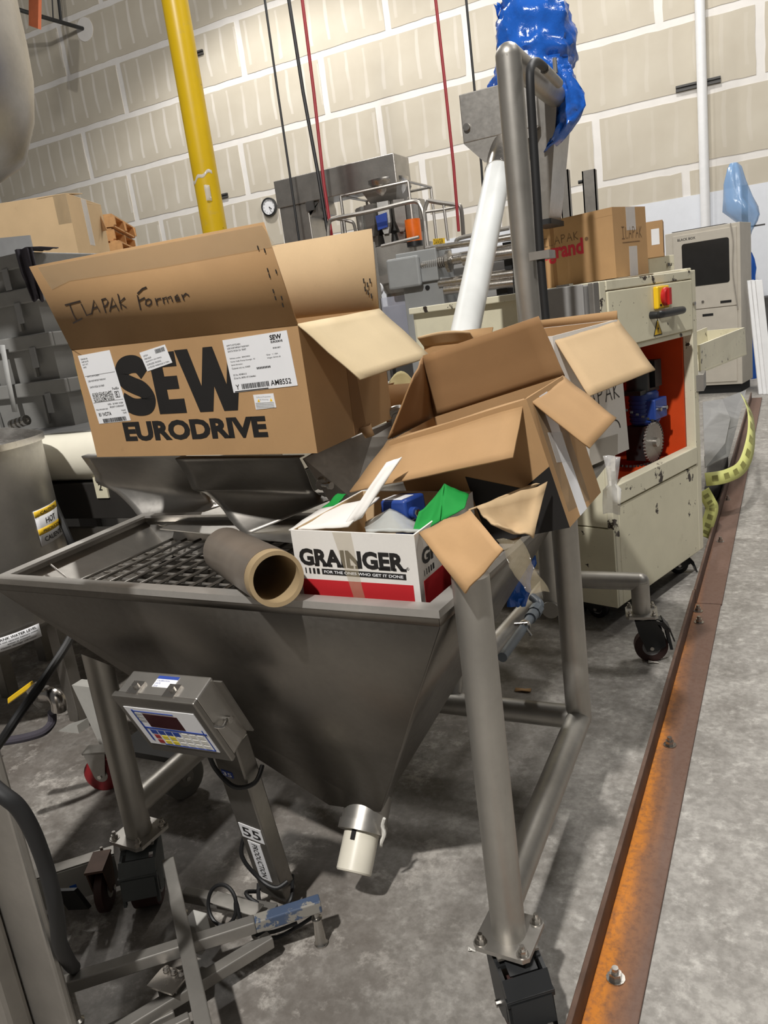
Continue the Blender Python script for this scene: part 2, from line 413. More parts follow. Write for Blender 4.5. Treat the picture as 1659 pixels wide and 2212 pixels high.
# lowest gypsum row, partly under the white painted band
for xa, xb in zip([-12.0, -8.4, -4.8, -1.2, 2.4], [-8.4, -4.8, -1.2, 2.4, 6.0]):
    sd += 1
    o = MB().prism(wavy_panel(xb-xa-.15, 1.22-.13, sd), (0, 0, 0), (1, 0, 0), (0, 0, 1), (0, 1, 0), .012).build('panel', 'drywall_panel', None, smooth=0)
    o.parent = wb; o.location = (xa+.075, WY-.008, 2.22+.067)
pb = MB().box(-26, 12, WY-.02, WY, 0, 2.95).build('painted_band', 'wall_white', wb, smooth=0)
MB().tube((-14.65, WY, 9.2), (-14.65, WY-.02, 9.2), .26, n=28).build('plaster_patch', 'joint_compound', wb)

# ================================================================== SCREW CONVEYOR WITH HOPPER
SCV = thing('screw_conveyor', 'stainless screw conveyor with big funnel hopper, tube legs and white inclined tube', 'conveyor', (-.95, 2.0, 0))
RZ = .95
rim = [V((-1.90, 1.325, RZ)), V((-.555, 1.255, RZ)), V((-.50, 2.0, RZ)), V((-1.94, 1.965, RZ))]   # FL FR BR BL
bot = [V((-1.053, 1.511, .26)), V((-.905, 1.520, .26)), V((-.915, 1.63, .26)), V((-1.055, 1.63, .26))]
rc = sum(rim, V())/4
mb = MB(); low = [lerp(a, b, .06) for a, b in zip(rim, bot)]
low = [V((a.x, a.y, RZ-.03)) for a in rim]
for i in range(4):
    j = (i+1) % 4
    mb.add([rim[i], rim[j], low[j], low[i]], [(0, 1, 2, 3)]); mb.add([low[i], low[j], bot[j], bot[i]], [(0, 1, 2, 3)])
bowl = mb.build('hopper_bowl', 'stainless_bowl', SCV, solid=.004, smooth=20)
axc = V((-.98, 1.58, 0)); mb = MB()
def inward(p, k=.007): d_ = V((axc.x-p.x, axc.y-p.y, 0)).normalized(); return p + d_*k + V((0, 0, .004))
li, bi = [inward(p) for p in low], [inward(lerp(p, q, .16), .008) for p, q in zip(low, bot)]; ti = [inward(p) - V((0, 0, .012)) for p in rim]
for i in range(4):
    j = (i+1) % 4; mb.add([ti[j], ti[i], li[i], li[j]], [(0, 1, 2, 3)]); mb.add([li[j], li[i], bi[i], bi[j]], [(0, 1, 2, 3)])
mb.build('bowl_lit_skin', 'stainless', SCV, smooth=20)  # added lighter steel skin: light on the upper inner walls put into colour
def inset(q, d):
    out = []
    for i in range(4):
        a, b, c = q[i-1], q[i], q[(i+1) % 4]; e1 = (b-a).normalized(); e2 = (c-b).normalized()
        n1 = V((-e1.y, e1.x, 0)); n2 = V((-e2.y, e2.x, 0)); out.append(b + (n1+n2)*d/(1+n1.dot(n2)))
    return out
ri = inset(rim, .032); ro = inset(rim, -.004)
mb = MB()
for i in range(4):
    j = (i+1) % 4; a, b, c, d = ro[i], ro[j], ri[j], ri[i]; u = V((0, 0, .004)); dn = V((0, 0, -.012))
    mb.add([a+u, b+u, c+u, d+u, a+dn, b+dn, c-u, d-u], [(0, 1, 2, 3), (4, 7, 6, 5), (0, 4, 5, 1), (2, 6, 7, 3)])
mb.build('rim_flange', 'rim_steel', SCV, smooth=0)
# weld seams inside the left wall
p0 = lerp(rim[0], rim[3], .27); p1 = lerp(bot[0], bot[3], .4)
MB().sweep([lerp(p0, p1, .02)+V((.004, 0, 0)), lerp(p0, p1, .16)+V((.004, 0, 0))], .003, 6).build('weld_seam', 'stainless_bright', SCV)
# safety grate
GZ = .866
def rim_y(x): return 1.255 + (x+.555)/(-1.345)*.07
for k in range(21):
    x = -1.815 + .0605*k
    MB().tube((x, rim_y(x)+.035, GZ+.006), (x+.015, 1.93, GZ+.006), .005, n=8).build('grate_bar', 'stainless_dark', SCV)
for k in range(10):
    y = 1.375 + .0605*k
    MB().tube((-1.832, y+.02, GZ-.003), (-.60, y-.02, GZ-.003), .0045, n=8).build('grate_bar', 'stainless', SCV)
# back apron plate behind the grate
MB().slab([at(x, y, Z=.925) for x, y in ((345, 1142), (470, 1086), (700, 1072), (775, 1105), (640, 1172))], .003).build('apron_plate', 'stainless', SCV, smooth=0)
# ogee baffles carrying the carton
def baffle(left, right, Y0, dy_top, dy_bot, mt):
    n = 24; m = 12; rows = []; L = spline([V((x, y, 0)) for x, y in left], 4); R = spline([V((x, y, 0)) for x, y in right], 4)
    def smp(c, t):
        f = t*(len(c)-1); i = min(int(f), len(c)-2); return c[i]*(1-f+i) + c[i+1]*(f-i)
    for i in range(n+1):
        t = i/n; a, b = smp(L, t), smp(R, t); Y = Y0 + .075*math.sin(math.pi*t) + .05*t
        rows.append([at(*(a*(1-k/m) + b*(k/m)).xy, Y=Y + (dy_top*(1-t) + dy_bot*t)*k/m) for k in range(m+1)])
    mb = MB().grid(rows); mb.grid([rows[0], [p + V((0, .03, .001)) for p in rows[0]]])
    return mb.build('baffle', mt, SCV, solid=.003, smooth=50)
baffle([(176, 986), (190, 1005), (204, 1026), (210, 1044), (248, 1062), (282, 1094), (305, 1120), (350, 1136)],
       [(400, 984), (410, 1005), (418, 1025), (428, 1045), (440, 1060), (455, 1075), (468, 1087), (480, 1092)], 1.90, .0, .12, 'stainless')
baffle([(379, 991), (400, 1022), (410, 1045), (418, 1058), (442, 1065), (476, 1095), (500, 1128), (530, 1157)],
       [(646, 989), (656, 1008), (665, 1028), (671, 1046), (678, 1060), (692, 1069), (703, 1075), (714, 1080)], 1.77, .02, .14, 'stainless_dark')
# side plate under the carton with pivot bolt
MB().slab([at(655, 990, Y=1.86), at(735, 945, Y=2.05), at(860, 905, Y=2.3), at(900, 940, Y=2.3), at(770, 1085, Y=1.98), at(715, 1085, Y=1.9)], .004).build('side_plate', 'stainless_dark', SCV, smooth=0)
pv = at(685, 1046, Y=1.84); mb = MB(); mb.tube(pv + V((0, .03, 0)), pv + V((.02, -.01, 0)), .016, n=14); mb.tube(pv, pv + V((.05, -.012, -.002)), .007, n=10); mb.tube(pv + V((.045, -.012, -.002)), pv + V((.055, -.015, -.002)), .011, n=8)
mb.build('pivot_bolt', 'bolt_metal', SCV)
# legs and frame
PO = V((-.742, 2.80, 0))
LR, LL = V((-.494, 1.285, 0)), V((-1.578, 1.328, 0)); BR, BL = V((-.494, 2.05, 0)), V((-1.60, 2.06, 0)); r_ = .0365; Zp = .205
def leg(p, z0, z1, mt='stainless_tube'): return MB().tube(p + V((0, 0, z0)), p + V((0, 0, z1)), r_, n=24).build('leg', mt, SCV)
leg(LR, Zp, 1.015); lgl = MB().tube(LL + V((0, 0, Zp)), LL + V((0, 0, .728)), r_, n=24)
for v_ in lgl.v:
    if v_.z > .5: v_.z += .40*((v_.x-LL.x)*.765 - (v_.y-LL.y)*.644) - .85*((v_.x-LL.x)*.644 + (v_.y-LL.y)*.765)
lgl.build('leg', 'stainless_tube', SCV); leg(BR, .285, .99); leg(BL, .285, .93)
for a, b in ((LR, BR), (LL, BL), (BR, BL)):
    MB().tube(a + V((0, 0, .285)), b + V((0, 0, .285)), r_*.97, n=20).build('brace_tube', 'stainless_tube', SCV)
for p in (BR, BL): MB().ball(p + V((0, 0, .285)), r_*1.0, 16).build('tube_elbow', 'stainless_tube', SCV)
def bolt(p, parent, r=.009, mt='bolt_metal', h=.012, d=(0, 0, 1)):
    f = axis_frame(V(p), d); mb = MB(); mb.lathe([(r*1.5, 0), (r*1.5, .002)], f, 12); mb.lathe([(r, .002), (r, h)], f, 6); mb.lathe([(r*.55, h), (r*.55, h*1.8)], f, 8)
    return mb.build('bolt', mt, parent)
def foot_plate(p, z, yaw=0):
    f = Fr(V((p.x, p.y, z)), rotm(yaw)); a = .062; c = .012
    poly = [(-a+c, -a), (a-c, -a), (a, -a+c), (a, a-c), (a-c, a), (-a+c, a), (-a, a-c), (-a, -a+c)]
    MB().prism(poly, f(0, 0, 0), f.x, f.y, f.z, -.010).build('foot_plate', 'stainless', SCV, smooth=0)
    for sx in (-1, 1):
        for sy in (-1, 1): bolt(f(sx*.046, sy*.046, 0), SCV)
def caster(parent, p, ztop, yaw, R=.062, body='black_plastic', tread='wheel_tread', width=.034, pedal=True):
    """swivel caster with brake housing; yaw: direction the housing trails to"""
    f = Fr(V((p.x, p.y, ztop)), rotm(yaw)); h = ztop - R
    mb = MB(); mb.box(-.05, .05, -.045, .045, -.006, 0, f); mb.lathe([(.03, -.022), (.034, -.006)], f, 16)
    c = mb.build('caster', 'stainless_dark', parent)
    ax = .03
    mb = MB()
    for s in (-1, 1):
        poly = [(-.03, -.02), (.045, -.02), (ax+.05, -h*.55), (ax+.055, -h*.95), (ax+.02, -h-.015), (ax-.02, -h-.015), (-.02, -h*.5)]
        y0 = s*(width/2+.006); mb.prism(poly, f(0, y0, 0), f.x, f.z, f.y, s*.005)
    mb.box(-.03, .05, -width/2-.01, width/2+.01, -.026, -.018, f)
    mb.build('fork', body, c, smooth=0)
    mb = MB(); fw = axis_frame(f(ax, -width/2, -h), f.y); mb.lathe([(R-.012, 0), (R, .004), (R, width-.004), (R-.012, width)], fw, 28); mb.build('wheel', tread, c)
    mb = MB(); mb.lathe([(R*.55, -.001), (R*.55, width+.001)], fw, 20); mb.build('wheel_hub', 'grey_plastic', c)
    mb = MB(); mb.tube(f(ax, -width/2-.018, -h), f(ax, width/2+.018, -h), .008, n=10); mb.build('axle_bolt', 'bolt_metal', c)
    if pedal:
        w = width/2 + .012; mb = MB()
        mb.prism([(.03, -.016), (.075, -.03), (.098, -.062), (.112, -h-.01), (.100, -h-.01), (.086, -.066), (.066, -.04), (.03, -.026)], f(0, -w, 0), f.x, f.z, f.y, .008)
        mb.prism([(.03, -.016), (.075, -.03), (.098, -.062), (.112, -h-.01), (.100, -h-.01), (.086, -.066), (.066, -.04), (.03, -.026)], f(0, w-.008, 0), f.x, f.z, f.y, .008)
        mb.obox(f(.03, -w*.62, -.014), f.x*.044 - f.z*.014, f.y*w*1.24, f.z*.004 + f.x*.001)
        mb.obox(f(.074, -w, -.030), f.x*.026 - f.z*.036, f.y*w*2, f.z*.006 + f.x*.005)
        mb.obox(f(.100, -w*.9, -.066), f.x*.016 - f.z*.05, f.y*w*1.8, f.z*.002 + f.x*.006)
        mb.obox(f(.092, -w*1.05, -.056), f.x*.012, f.y*w*2.1, -f.z*.014)
        mb.build('brake_pedal', body, c, smooth=0)
    return c
foot_plate(LR, Zp, -3); caster(SCV, LR, Zp-.010, -52, R=.066, width=.075)
foot_plate(LL, Zp, -3); caster(SCV, LL, Zp-.010, -58, R=.066, width=.075, body='caster_grey')
for p, yaw in ((V((-.445, 3.04, 0)), 15), (V((-1.32, 3.06, 0)), 150)):
    z2 = .215; MB().tube(p + V((0, 0, z2)), p + V((0, 0, .345)), r_, n=20).build('leg', 'stainless_tube', SCV)
    MB().ball(p + V((0, 0, .345)), r_, 14).build('tube_elbow', 'stainless_tube', SCV)
    foot_plate(p, z2, 10); caster(SCV, p, z2-.010, yaw, R=.066, width=.045)
MB().tube((-.445, 3.04, .345), (-1.32, 3.06, .345), r_, n=20).build('brace_tube', 'stainless_tube', SCV)
MB().tube(PO + V((0, .24, .345)), PO + V((0, -.05, .325)), r_*.95, n=20).build('brace_tube', 'stainless_tube', SCV)
MB().tube((-.80, 3.04, .345), (-.92, 2.06, .285), r_*.95, n=20).build('brace_tube', 'stainless', SCV)
MB().tube(PO + V((0, 0, .315)), PO + V((0, 0, 2.285)), .043, n=24).build('post', 'stainless_tube', SCV)
MB().tube(PO + V((0, 0, 2.285)), PO + V((.0, .70, 2.285)), .043, n=24).build('post_arm', 'stainless_tube', SCV)
MB().ball(PO + V((0, 0, 2.285)), .0435, 18).build('tube_elbow', 'stainless_tube', SCV)
# inclined auger tube, outlet collar and clean-out plug
A0, A1 = V((-.965, 1.44, .12)), V((-.974, 3.45, 2.112)); AD = (A1-A0).normalized()
MB().tube(A0 + AD*.62, A1 - AD*.05, .054, n=32).build('auger_tube', 'white_plastic', SCV)
MB().tube(A1 - AD*.12, A1 + AD*.1, .057, n=32).build('tube_clamp', 'stainless_bright', SCV)
MB().tube(A0 + AD*.14, A0 + AD*.64, .060, n=32).build('auger_sleeve', 'stainless_dark', SCV)
mb = MB(); mb.ring(A0 + AD*.11, A0 + AD*.20, .062, .050, 32); mb.tube(A0 + AD*.10, A0 + AD*.125, .066, n=32)
mb.build('outlet_collar', 'stainless', SCV)
MB().lathe([(.044, 0), (.047, .004), (.047, .13)], axis_frame(A0, AD), 32).build('cleanout_plug', 'plug_plastic', SCV)
MB().box(-.006, .006, .044, .050, .075, .115, axis_frame(A0, AD)).build('plug_slot', 'black_matte', SCV)
# discharge head
hx0, hx1, hy0, hy1 = -1.138, -.809, 3.44, 3.78
mb = MB(); mb.box(hx0, hx1, hy0, hy1, 2.18, 2.372); hd = mb.build('discharge_head', 'stainless', SCV, bevel=.004, smooth=0)
mb = MB(); top = [V((hx0, hy0, 2.18)), V((hx1, hy0, 2.18)), V((hx1, hy1, 2.18)), V((hx0, hy1, 2.18))]; c0 = A1 - AD*.02
bt = [c0 + V((-.06, -.05, -.02)), c0 + V((.06, -.05, -.02)), c0 + V((.06, .07, .02)), c0 + V((-.06, .07, .02))]
for i in range(4): mb.add([top[i], top[(i+1) % 4], bt[(i+1) % 4], bt[i]], [(0, 1, 2, 3)])
mb.build('head_funnel', 'stainless_dark', SCV, smooth=0)
mb = MB(); mb.add([V((-.866, 3.47, 2.29)), V((-.730, 3.47, 2.29)), V((-.730, 3.76, 2.29)), V((-.866, 3.76, 2.29)), V((-.877, 3.50, 1.817)), V((-.809, 3.50, 1.817)), V((-.809, 3.73, 1.817)), V((-.877, 3.73, 1.817))],
       [(3, 2, 1, 0), (0, 1, 5, 4), (1, 2, 6, 5), (2, 3, 7, 6), (3, 0, 4, 7), (4, 5, 6, 7)])
ch = mb.build('discharge_chute', 'stainless', SCV, smooth=0)
MB().box(-.883, -.798, 3.49, 3.74, 1.80, 1.822).build('chute_gasket', 'black_rubber', SCV)
for x in (-1.115, -.83): MB().tube((x, hy0-.012, 2.24), (x, hy0+.01, 2.24), .015, n=12).build('toggle_latch', 'bolt_metal', SCV)
# black air hose looping over the arm and down the post
hp = [at(1205, 176, Y=3.20), at(1180, 150, Y=3.0), at(1160, 134, Y=2.86), at(1148, 143, Y=2.78), at(1145, 175, Y=2.74), at(1152, 300, Y=2.74), at(1160, 430, Y=2.74), at(1168, 560, Y=2.74), at(1180, 700, Y=2.74), at(1195, 860, Y=2.74)]
MB().sweep(hp, .0145, 12, 8).build('air_hose', 'black_rubber', SCV)
mb = MB(); q = at(1200, 158, Y=3.15); mb.tube(at(1176, 148, Y=2.97), at(1207, 180, Y=3.22), .017, n=12); mb.tube(q + V((0, 0, .0)), q + V((0, 0, .05)), .008, n=8); mb.build('hose_fitting', 'galvanised', SCV)
q = at(1172, 550, Y=2.75); MB().box(q.x-.04, q.x+.03, q.y-.03, q.y+.06, q.z-.015, q.z+.012).build('hose_clip', 'galvanised', SCV)
# grey conduit with fitting and clamp beside the spine tube
c0, c1 = at(1158, 1318, Y=2.55), at(1085, 1420, Y=2.1)
cd = MB().sweep([at(1150, 1290, Y=2.62), at(1166, 1305, Y=2.58), c0, lerp(c0, c1, .5), c1], .016, 12, 4).build('conduit', 'conduit_grey', SCV)
mb = MB(); d = (c1-c0).normalized(); mb.tube(c0-d*.02, c0+d*.035, .025, n=8); mb.tube(c0+d*.04, c0+d*.09, .021, n=14); mb.build('fitting', 'conduit_grey', cd)
mb = MB(); m_ = lerp(c0, c1, .38); mb.ring(m_-d*.008, m_+d*.008, .022, .015, 16); mb.tube(m_+V((.0, -.02, .02)), m_+V((.03, -.03, -.02)), .005, n=8); mb.tube(m_+V((-.03, -.01, .01)), m_+V((.02, -.02, .02)), .006, n=8); mb.build('hose_clamp', 'bolt_metal', cd)
# shelf behind the hopper that carries the cartons
mb = MB(); mb.box(-1.28, -.42, 2.02, 2.60, .985, 1.0); mb.build('rear_shelf', 'stainless_dark', SCV, smooth=0)
mb = MB(); mb.tube((-.9, 2.06, .285), (-.9, 2.5, .985), .03, n=16); mb.build('shelf_strut', 'stainless_tube', SCV)
mb = MB(); o_ = at(868, 905, Y=2.12); mb.sweep([at(838, 905, Y=2.12), at(846, 888, Y=2.12), at(868, 884, Y=2.14), at(880, 905, Y=2.2), at(884, 940, Y=2.24)], .012, 10, 5)
mb.slab([at(845, 890, Y=2.13), at(870, 886, Y=2.15), at(882, 930, Y=2.22), at(850, 960, Y=2.13)], .004); mb.build('trough_cover', 'stainless', SCV)

# ================================================================== CARTONS
class Carton:
    """open or closed board carton: four walls, bottom and flaps as parts, all in the frame of its front-left-bottom corner"""
    def __init__(s, name, label, pose, mat='kraft', inner=None, t=.005, cat='box', group=None):
        x, y, z, w, d, h, yaw, pit, rol = pose; s.w, s.d, s.h, s.t, s.mat = w, d, h, t, mat
        s.f = Fr((x, y, z), rotm(yaw, pit, rol)); s.inner = inner
        s.root = thing(name, label, cat, (x, y, z), group)
        f = s.f
        s.pan = {}
        for nm, a in (('front', (0, w, 0, t, 0, h)), ('back', (0, w, d-t, d, 0, h)), ('left', (0, t, t, d-t, 0, h)), ('right', (w-t, w, t, d-t, 0, h))):
            s.pan[nm] = MB().box(*a, f).build('side_panel', mat, s.root, smooth=0)
            if inner:
                b = {'front': (t, w-t, t, t+.001, 0, h-.001), 'back': (t, w-t, d-t-.001, d-t, 0, h-.001), 'left': (t, t+.001, t, d-t, 0, h-.001), 'right': (w-t-.001, w-t, t, d-t, 0, h-.001)}[nm]
                MB().box(*b, f).build('inner_liner', inner, s.pan[nm], smooth=0)
        s.pan['bottom'] = MB().box(t, w-t, t, d-t, 0, t, f).build('bottom_panel', mat, s.root, smooth=0)
    def flap(s, side, L, ang, mat=None, skew=(0, 0), bend=0, curl=0, shift=0):
        """ang 0 = straight up, 90 = level outwards, negative = folded inwards; skew shifts the two free corners along the hinge"""
        f, w, d, h, t = s.f, s.w, s.d, s.h, s.t
        h0, h1, out = {'front': (f(0, 0, h), f(w, 0, h), -f.y), 'back': (f(w, d, h), f(0, d, h), f.y),
                       'left': (f(0, d, h), f(0, 0, h), -f.x), 'right': (f(w, 0, h), f(w, d, h), f.x)}[side]
        al = (h1-h0).normalized(); h0 = h0 - out*t*0 ; n = 6; rows = []
        p0, p1 = h0.copy(), h1.copy(); up = f.z; a = math.radians(ang)
        k = n if (bend or curl) else 1
        for i in range(k+1):
            q = i/k
            rows.append([p0 + al*skew[0]*q, p1 + al*skew[1]*q] if not curl else
                        [lerp(p0 + al*skew[0]*q, p1 + al*skew[1]*q, j/8) + (up*math.cos(a) + out*math.sin(a)).cross(al)*curl*math.sin(math.pi*j/8)*q for j in range(9)])
            aa = a + math.radians(bend)*q
            st = (up*math.cos(aa) + out*math.sin(aa))*(L/k); p0 = p0 + st; p1 = p1 + st
        return MB().grid(rows).build('flap', mat or s.mat, s.root, solid=t*.9, smooth=60)
    def plane(s, side):
        f = s.f
        return {'front': (f(0, 0, 0), f.x, f.z, -f.y), 'right': (f(s.w, 0, 0), f.y, f.z, f.x), 'left': (f(0, s.d, 0), -f.y, f.z, -f.x)}[side]
    def patch(s, side, uv, mat, name, lift=.0008, parent=None, smooth=0):
        o, a, b, n = s.plane(side)
        return MB().prism(uv, o + n*lift*.2, a, b, n, lift).build(name, mat, parent or s.pan[side], smooth=0)
def strokes(mb, segs, conv, w, nrm, lift=.0012):
    for sg in segs: mb.ribbon([conv(*p) for p in sg], w, nrm, lift)
    return mb
HAND = {'I': [[(0, 1), (.7, 1)], [(.35, 1), (.35, 0)], [(0, 0), (.7, 0)]], 'L': [[(.1, 1), (.1, 0), (.6, .05)]], 'A': [[(0, 0), (.35, 1), (.7, 0)], [(.12, .4), (.6, .42)]],
        'P': [[(.1, 0), (.1, 1)], [(.1, .98), (.5, .95), (.6, .75), (.45, .55), (.1, .5)]], 'K': [[(.1, 1), (.1, 0)], [(.6, 1), (.1, .45), (.65, 0)]]}
def handwrite(mb, word, o, a, b, n, u, v, h, wd, w=.003, dv=0):
    cw = wd/len(word)
    for i, c in enumerate(word):
        for sg in HAND[c]: mb.ribbon([o + a*(u+cw*(i+p[0]*1.15)) + b*(v+dv*i+p[1]*h) for p in sg], w, n, .0012)
    return mb

# ---- big carton with black SEW EURODRIVE print
S = Carton('shipping_carton', 'open brown carton with huge black SEW EURODRIVE lettering and white labels', (-1.827, 1.711, 1.206, .80, .44, .326, -2.069, 1.933, 1.28))
ff = S.flap('front', .245, 11, 'kraft', skew=(-.035, -.02)); fb = S.flap('back', .225, 4, 'kraft_light', skew=(0, .0))
S.flap('left', .215, -120, 'kraft')
o, a, b, n = S.plane('front')
def Pf(u, v, l=.0009): return o + a*u + b*v + n*l
def uvp(poly): return [(u, v) for u, v in poly]
pr_ = S.pan['front']
# S (thick stroke), E, W
mb = MB()
sp = [(.268, .240), (.246, .264), (.216, .268), (.190, .260), (.178, .242), (.186, .222), (.214, .208), (.246, .194), (.262, .172), (.253, .152), (.228, .145), (.196, .149), (.160, .168)]
L_ = spline([Pf(u, v) for u, v in sp], 5); mb.ribbon(L_, .050, n)
s_letter = mb.build('letter', 'ink', pr_, smooth=0)
MB().prism([(.292, .122), (.292, .292), (.388, .292), (.388, .252), (.336, .252), (.336, .226), (.382, .226), (.382, .190), (.336, .190), (.336, .162), (.392, .162), (.392, .122)], o+n*.0003, a, b, n, .0006).build('letter', 'ink', pr_, smooth=0)
MB().prism([(.390, .294), (.436, .294), (.462, .192), (.490, .294), (.522, .294), (.548, .192), (.574, .294), (.618, .294), (.570, .122), (.524, .122), (.505, .190), (.486, .122), (.440, .122)], o+n*.0003, a, b, n, .0006).build('letter', 'ink', pr_, smooth=0)
MB().text('EURODRIVE', Pf(.137, .046, 0), a, b, w=.518, h=.058, bold=.05).build('lettering', 'ink', pr_, smooth=0)
# shipping labels
lab = S.patch('front', [(.020, .306), (.152, .313), (.174, .108), (.043, .102)], 'label_paper', 'shipping_label', parent=S.root)
la = (V((.132, .007))).normalized(); lb = V((.022, -.205)).normalized()
def L1(u, v, l=.0016): q = V((.020, .306)) + la*u + lb*v; return Pf(q.x, q.y, l)
ux = (L1(1, 0)-L1(0, 0)).normalized(); uz = -(L1(0, 1)-L1(0, 0)).normalized()
mb = MB()
for i, s_ in enumerate(['ORIGIN ID', 'SHIP DATE', 'ACT WT', 'DIMS']): mb.text(s_, L1(.008, .014+i*.008), ux, uz, h=.0042, lift=0)
mb.text("AMY'S KITCHEN", L1(.012, .066), ux, uz, w=.050, h=.005, lift=0); mb.text('2300 NORTHPOINT PARKWAY', L1(.010, .080), ux, uz, w=.074, h=.005, lift=0); mb.text('SANTA ROSA CA 95407', L1(.010, .098), ux, uz, w=.060, h=.0055, lift=0)
mb.text('FedEx', L1(.098, .112), ux, uz, w=.026, h=.007, lift=0); mb.text('E', L1(.106, .132), ux, uz, h=.012, bold=.01, lift=0)
mb.text('81 NOTA', L1(.012, .184), ux, uz, w=.052, h=.011, bold=.015, lift=0); mb.text('PRIORITY OVERNIGHT', L1(.066, .163), ux, uz, w=.058, h=.005, lift=0); mb.text('WED - 30 MAR 10:30A', L1(.060, .154), ux, uz, w=.064, h=.005, lift=0); mb.text('TRK# 7942 8030 3650', L1(.006, .166), ux, uz, w=.050, h=.0045, lift=0); mb.text('OAK', L1(.112, .184), ux, uz, w=.014, h=.005, lift=0); mb.text('95407', L1(.108, .176), ux, uz, w=.018, h=.004, lift=0)
u = .022
while u < .118:
    w_ = random.choice((.0012, .002, .003)); mb.obox(L1(u, .204), ux*w_, uz*.012, (ux.cross(uz))*.0002); u += w_ + random.choice((.0012, .002))
for v_ in (.062, .142): mb.obox(L1(.004, v_), ux*.124, uz*.0006, ux.cross(uz)*.0002)
for k in (0, 1): mb.obox(L1(.102+k*.016, .135), ux*.0012, uz*.018, ux.cross(uz)*.0002); mb.obox(L1(.102, .135-.017*k), ux*.017, uz*.0012, ux.cross(uz)*.0002)
mb.build('print', 'ink', lab, smooth=0)
MB().obox(L1(.010, .140, .0012), ux*.084, uz*.027, ux.cross(uz)*.0006).build('matrix_code', 'matrix_code', lab, smooth=0)
lab = S.patch('front', [(.264, .297), (.362, .312), (.376, .262), (.279, .244)], 'label_paper', 'address_label', lift=.0012, parent=S.root)
q0, q1, q3 = V((.264, .297)), V((.362, .312)), V((.279, .244)); la2 = (q1-q0).normalized(); lb2 = (q3-q0).normalized()
def L2(u, v, l=.0019): q = q0 + la2*u + lb2*v; return Pf(q.x, q.y, l)
ux = (L2(1, 0)-L2(0, 0)).normalized(); uz = ux.cross(-n).normalized()*-1
uz = n.cross(ux)
mb = MB()
for i, (s_, w_) in enumerate((('UOTOW', .018), ('M0015559', .026), ('QUANTITY ON ITEM(S)', .062), ('US PROCESS / PACKING', .055), ('LA POSTED WAREHOUSE, 01-TDRN', .082))): mb.text(s_, L2(.008, .015+i*.0085), ux, uz, w=w_, h=.0045, lift=0)
u = .056
while u < .092: w_ = random.choice((.001, .002)); mb.obox(L2(u, .016), ux*w_, uz*.011, n*.0002); u += w_ + .0013
mb.build('print', 'ink', lab, smooth=0)
lab = S.patch('front', [(.561, .307), (.766, .315), (.773, .177), (.567, .169)], 'label_paper', 'delivery_label', lift=.0012, parent=S.root)
q0, q1 = V((.561, .307)), V((.766, .315)); la3 = (q1-q0).normalized(); lb3 = V((la3.y, -la3.x))
def L3(u, v, l=.0019): q = q0 + la3*u + lb3*v; return Pf(q.x, q.y, l)
ux = (L3(1, 0)-L3(0, 0)).normalized(); uz = n.cross(ux)
mb = MB()
for i, (s_, w_) in enumerate((("AMY'S KITCHEN", .045), ('2300 NORTHPOINT PARKWAY', .072), ('SANTA ROSA CA  95407', .060))): mb.text(s_, L3(.010, .018+i*.0075), ux, uz, w=w_, h=.0045, lift=0)
for i, (s_, w_) in enumerate((('Delivery number:  8093274953', .066), ('Carrier: FedEx Priority Overnight  1D', .080), ('Special information:', .038), ('Customer ord. no.: 010459', .060))): mb.text(s_, L3(.012, .052+i*.0085), ux, uz, w=w_, h=.0045, lift=0)
for i, (s_, w_) in enumerate((('SO No.: 907489-013', .044), ('SD Item No.: 000700  HIT 010464406.1', .072))): mb.text(s_, L3(.012, .095+i*.0085), ux, uz, w=w_, h=.0045, lift=0)
mb.text('SEW', L3(.150, .018), ux, uz, w=.036, h=.0125, bold=.035, lift=0); mb.text('EURODRIVE', L3(.151, .0255), ux, uz, w=.036, h=.0055, bold=.03, lift=0)
mb.text('893810871', L3(.154, .040), ux, uz, w=.024, h=.004, lift=0); mb.text('Qty:  1 / EA', L3(.130, .055), ux, uz, w=.036, h=.0042, lift=0); mb.text('Weight: 55.016 LB', L3(.130, .063), ux, uz, w=.042, h=.0042, lift=0)
mb.text('Y', L3(.012, .131), ux, uz, h=.013, bold=.01, lift=0); mb.text('AM8552', L3(.126, .131), ux, uz, w=.064, h=.014, bold=.012, lift=0)
u = .032
while u < .118: w_ = random.choice((.001, .0018, .0028)); mb.obox(L3(u, .131), ux*w_, uz*.013, n*.0002); u += w_ + random.choice((.001, .0018))
for k in range(9): mb.obox(L3(.092+k*.005, .085), ux*.003, uz*.005, n*.0002)
mb.obox(L3(.006, .137), ux*.110, uz*.0022, n*.0002)
mb.build('print', 'ink', lab, smooth=0)
lab = S.patch('front', [(.629, .160), (.694, .161), (.696, .124), (.630, .121)], 'label_paper', 'warning_label', lift=.0010, parent=S.root)
mb = MB(); mb.text('California Proposition', Pf(.638, .151, .0017), a, b, w=.046, h=.0045, lift=0); mb.text('65 Warning', Pf(.647, .144, .0017), a, b, w=.028, h=.0045, lift=0)
for i in range(4): mb.obox(Pf(.633, .137-.004*i, .0017), a*.058, b*.0018, n*.0002)
mb.build('print', 'label_grey', lab, smooth=0)
for u in (.640, .680): MB().prism([(u, .141), (u+.008, .141), (u+.004, .149)], o+n*.0012, a, b, n, .0006).build('warning_triangle', 'warn_yellow', lab, smooth=0)
q = S.f(0, .02, .27); MB().box(-.012, -.001, .01, .02, .19, .29, S.f).build('yellow_tape', 'yellow_plastic', S.root, smooth=0)
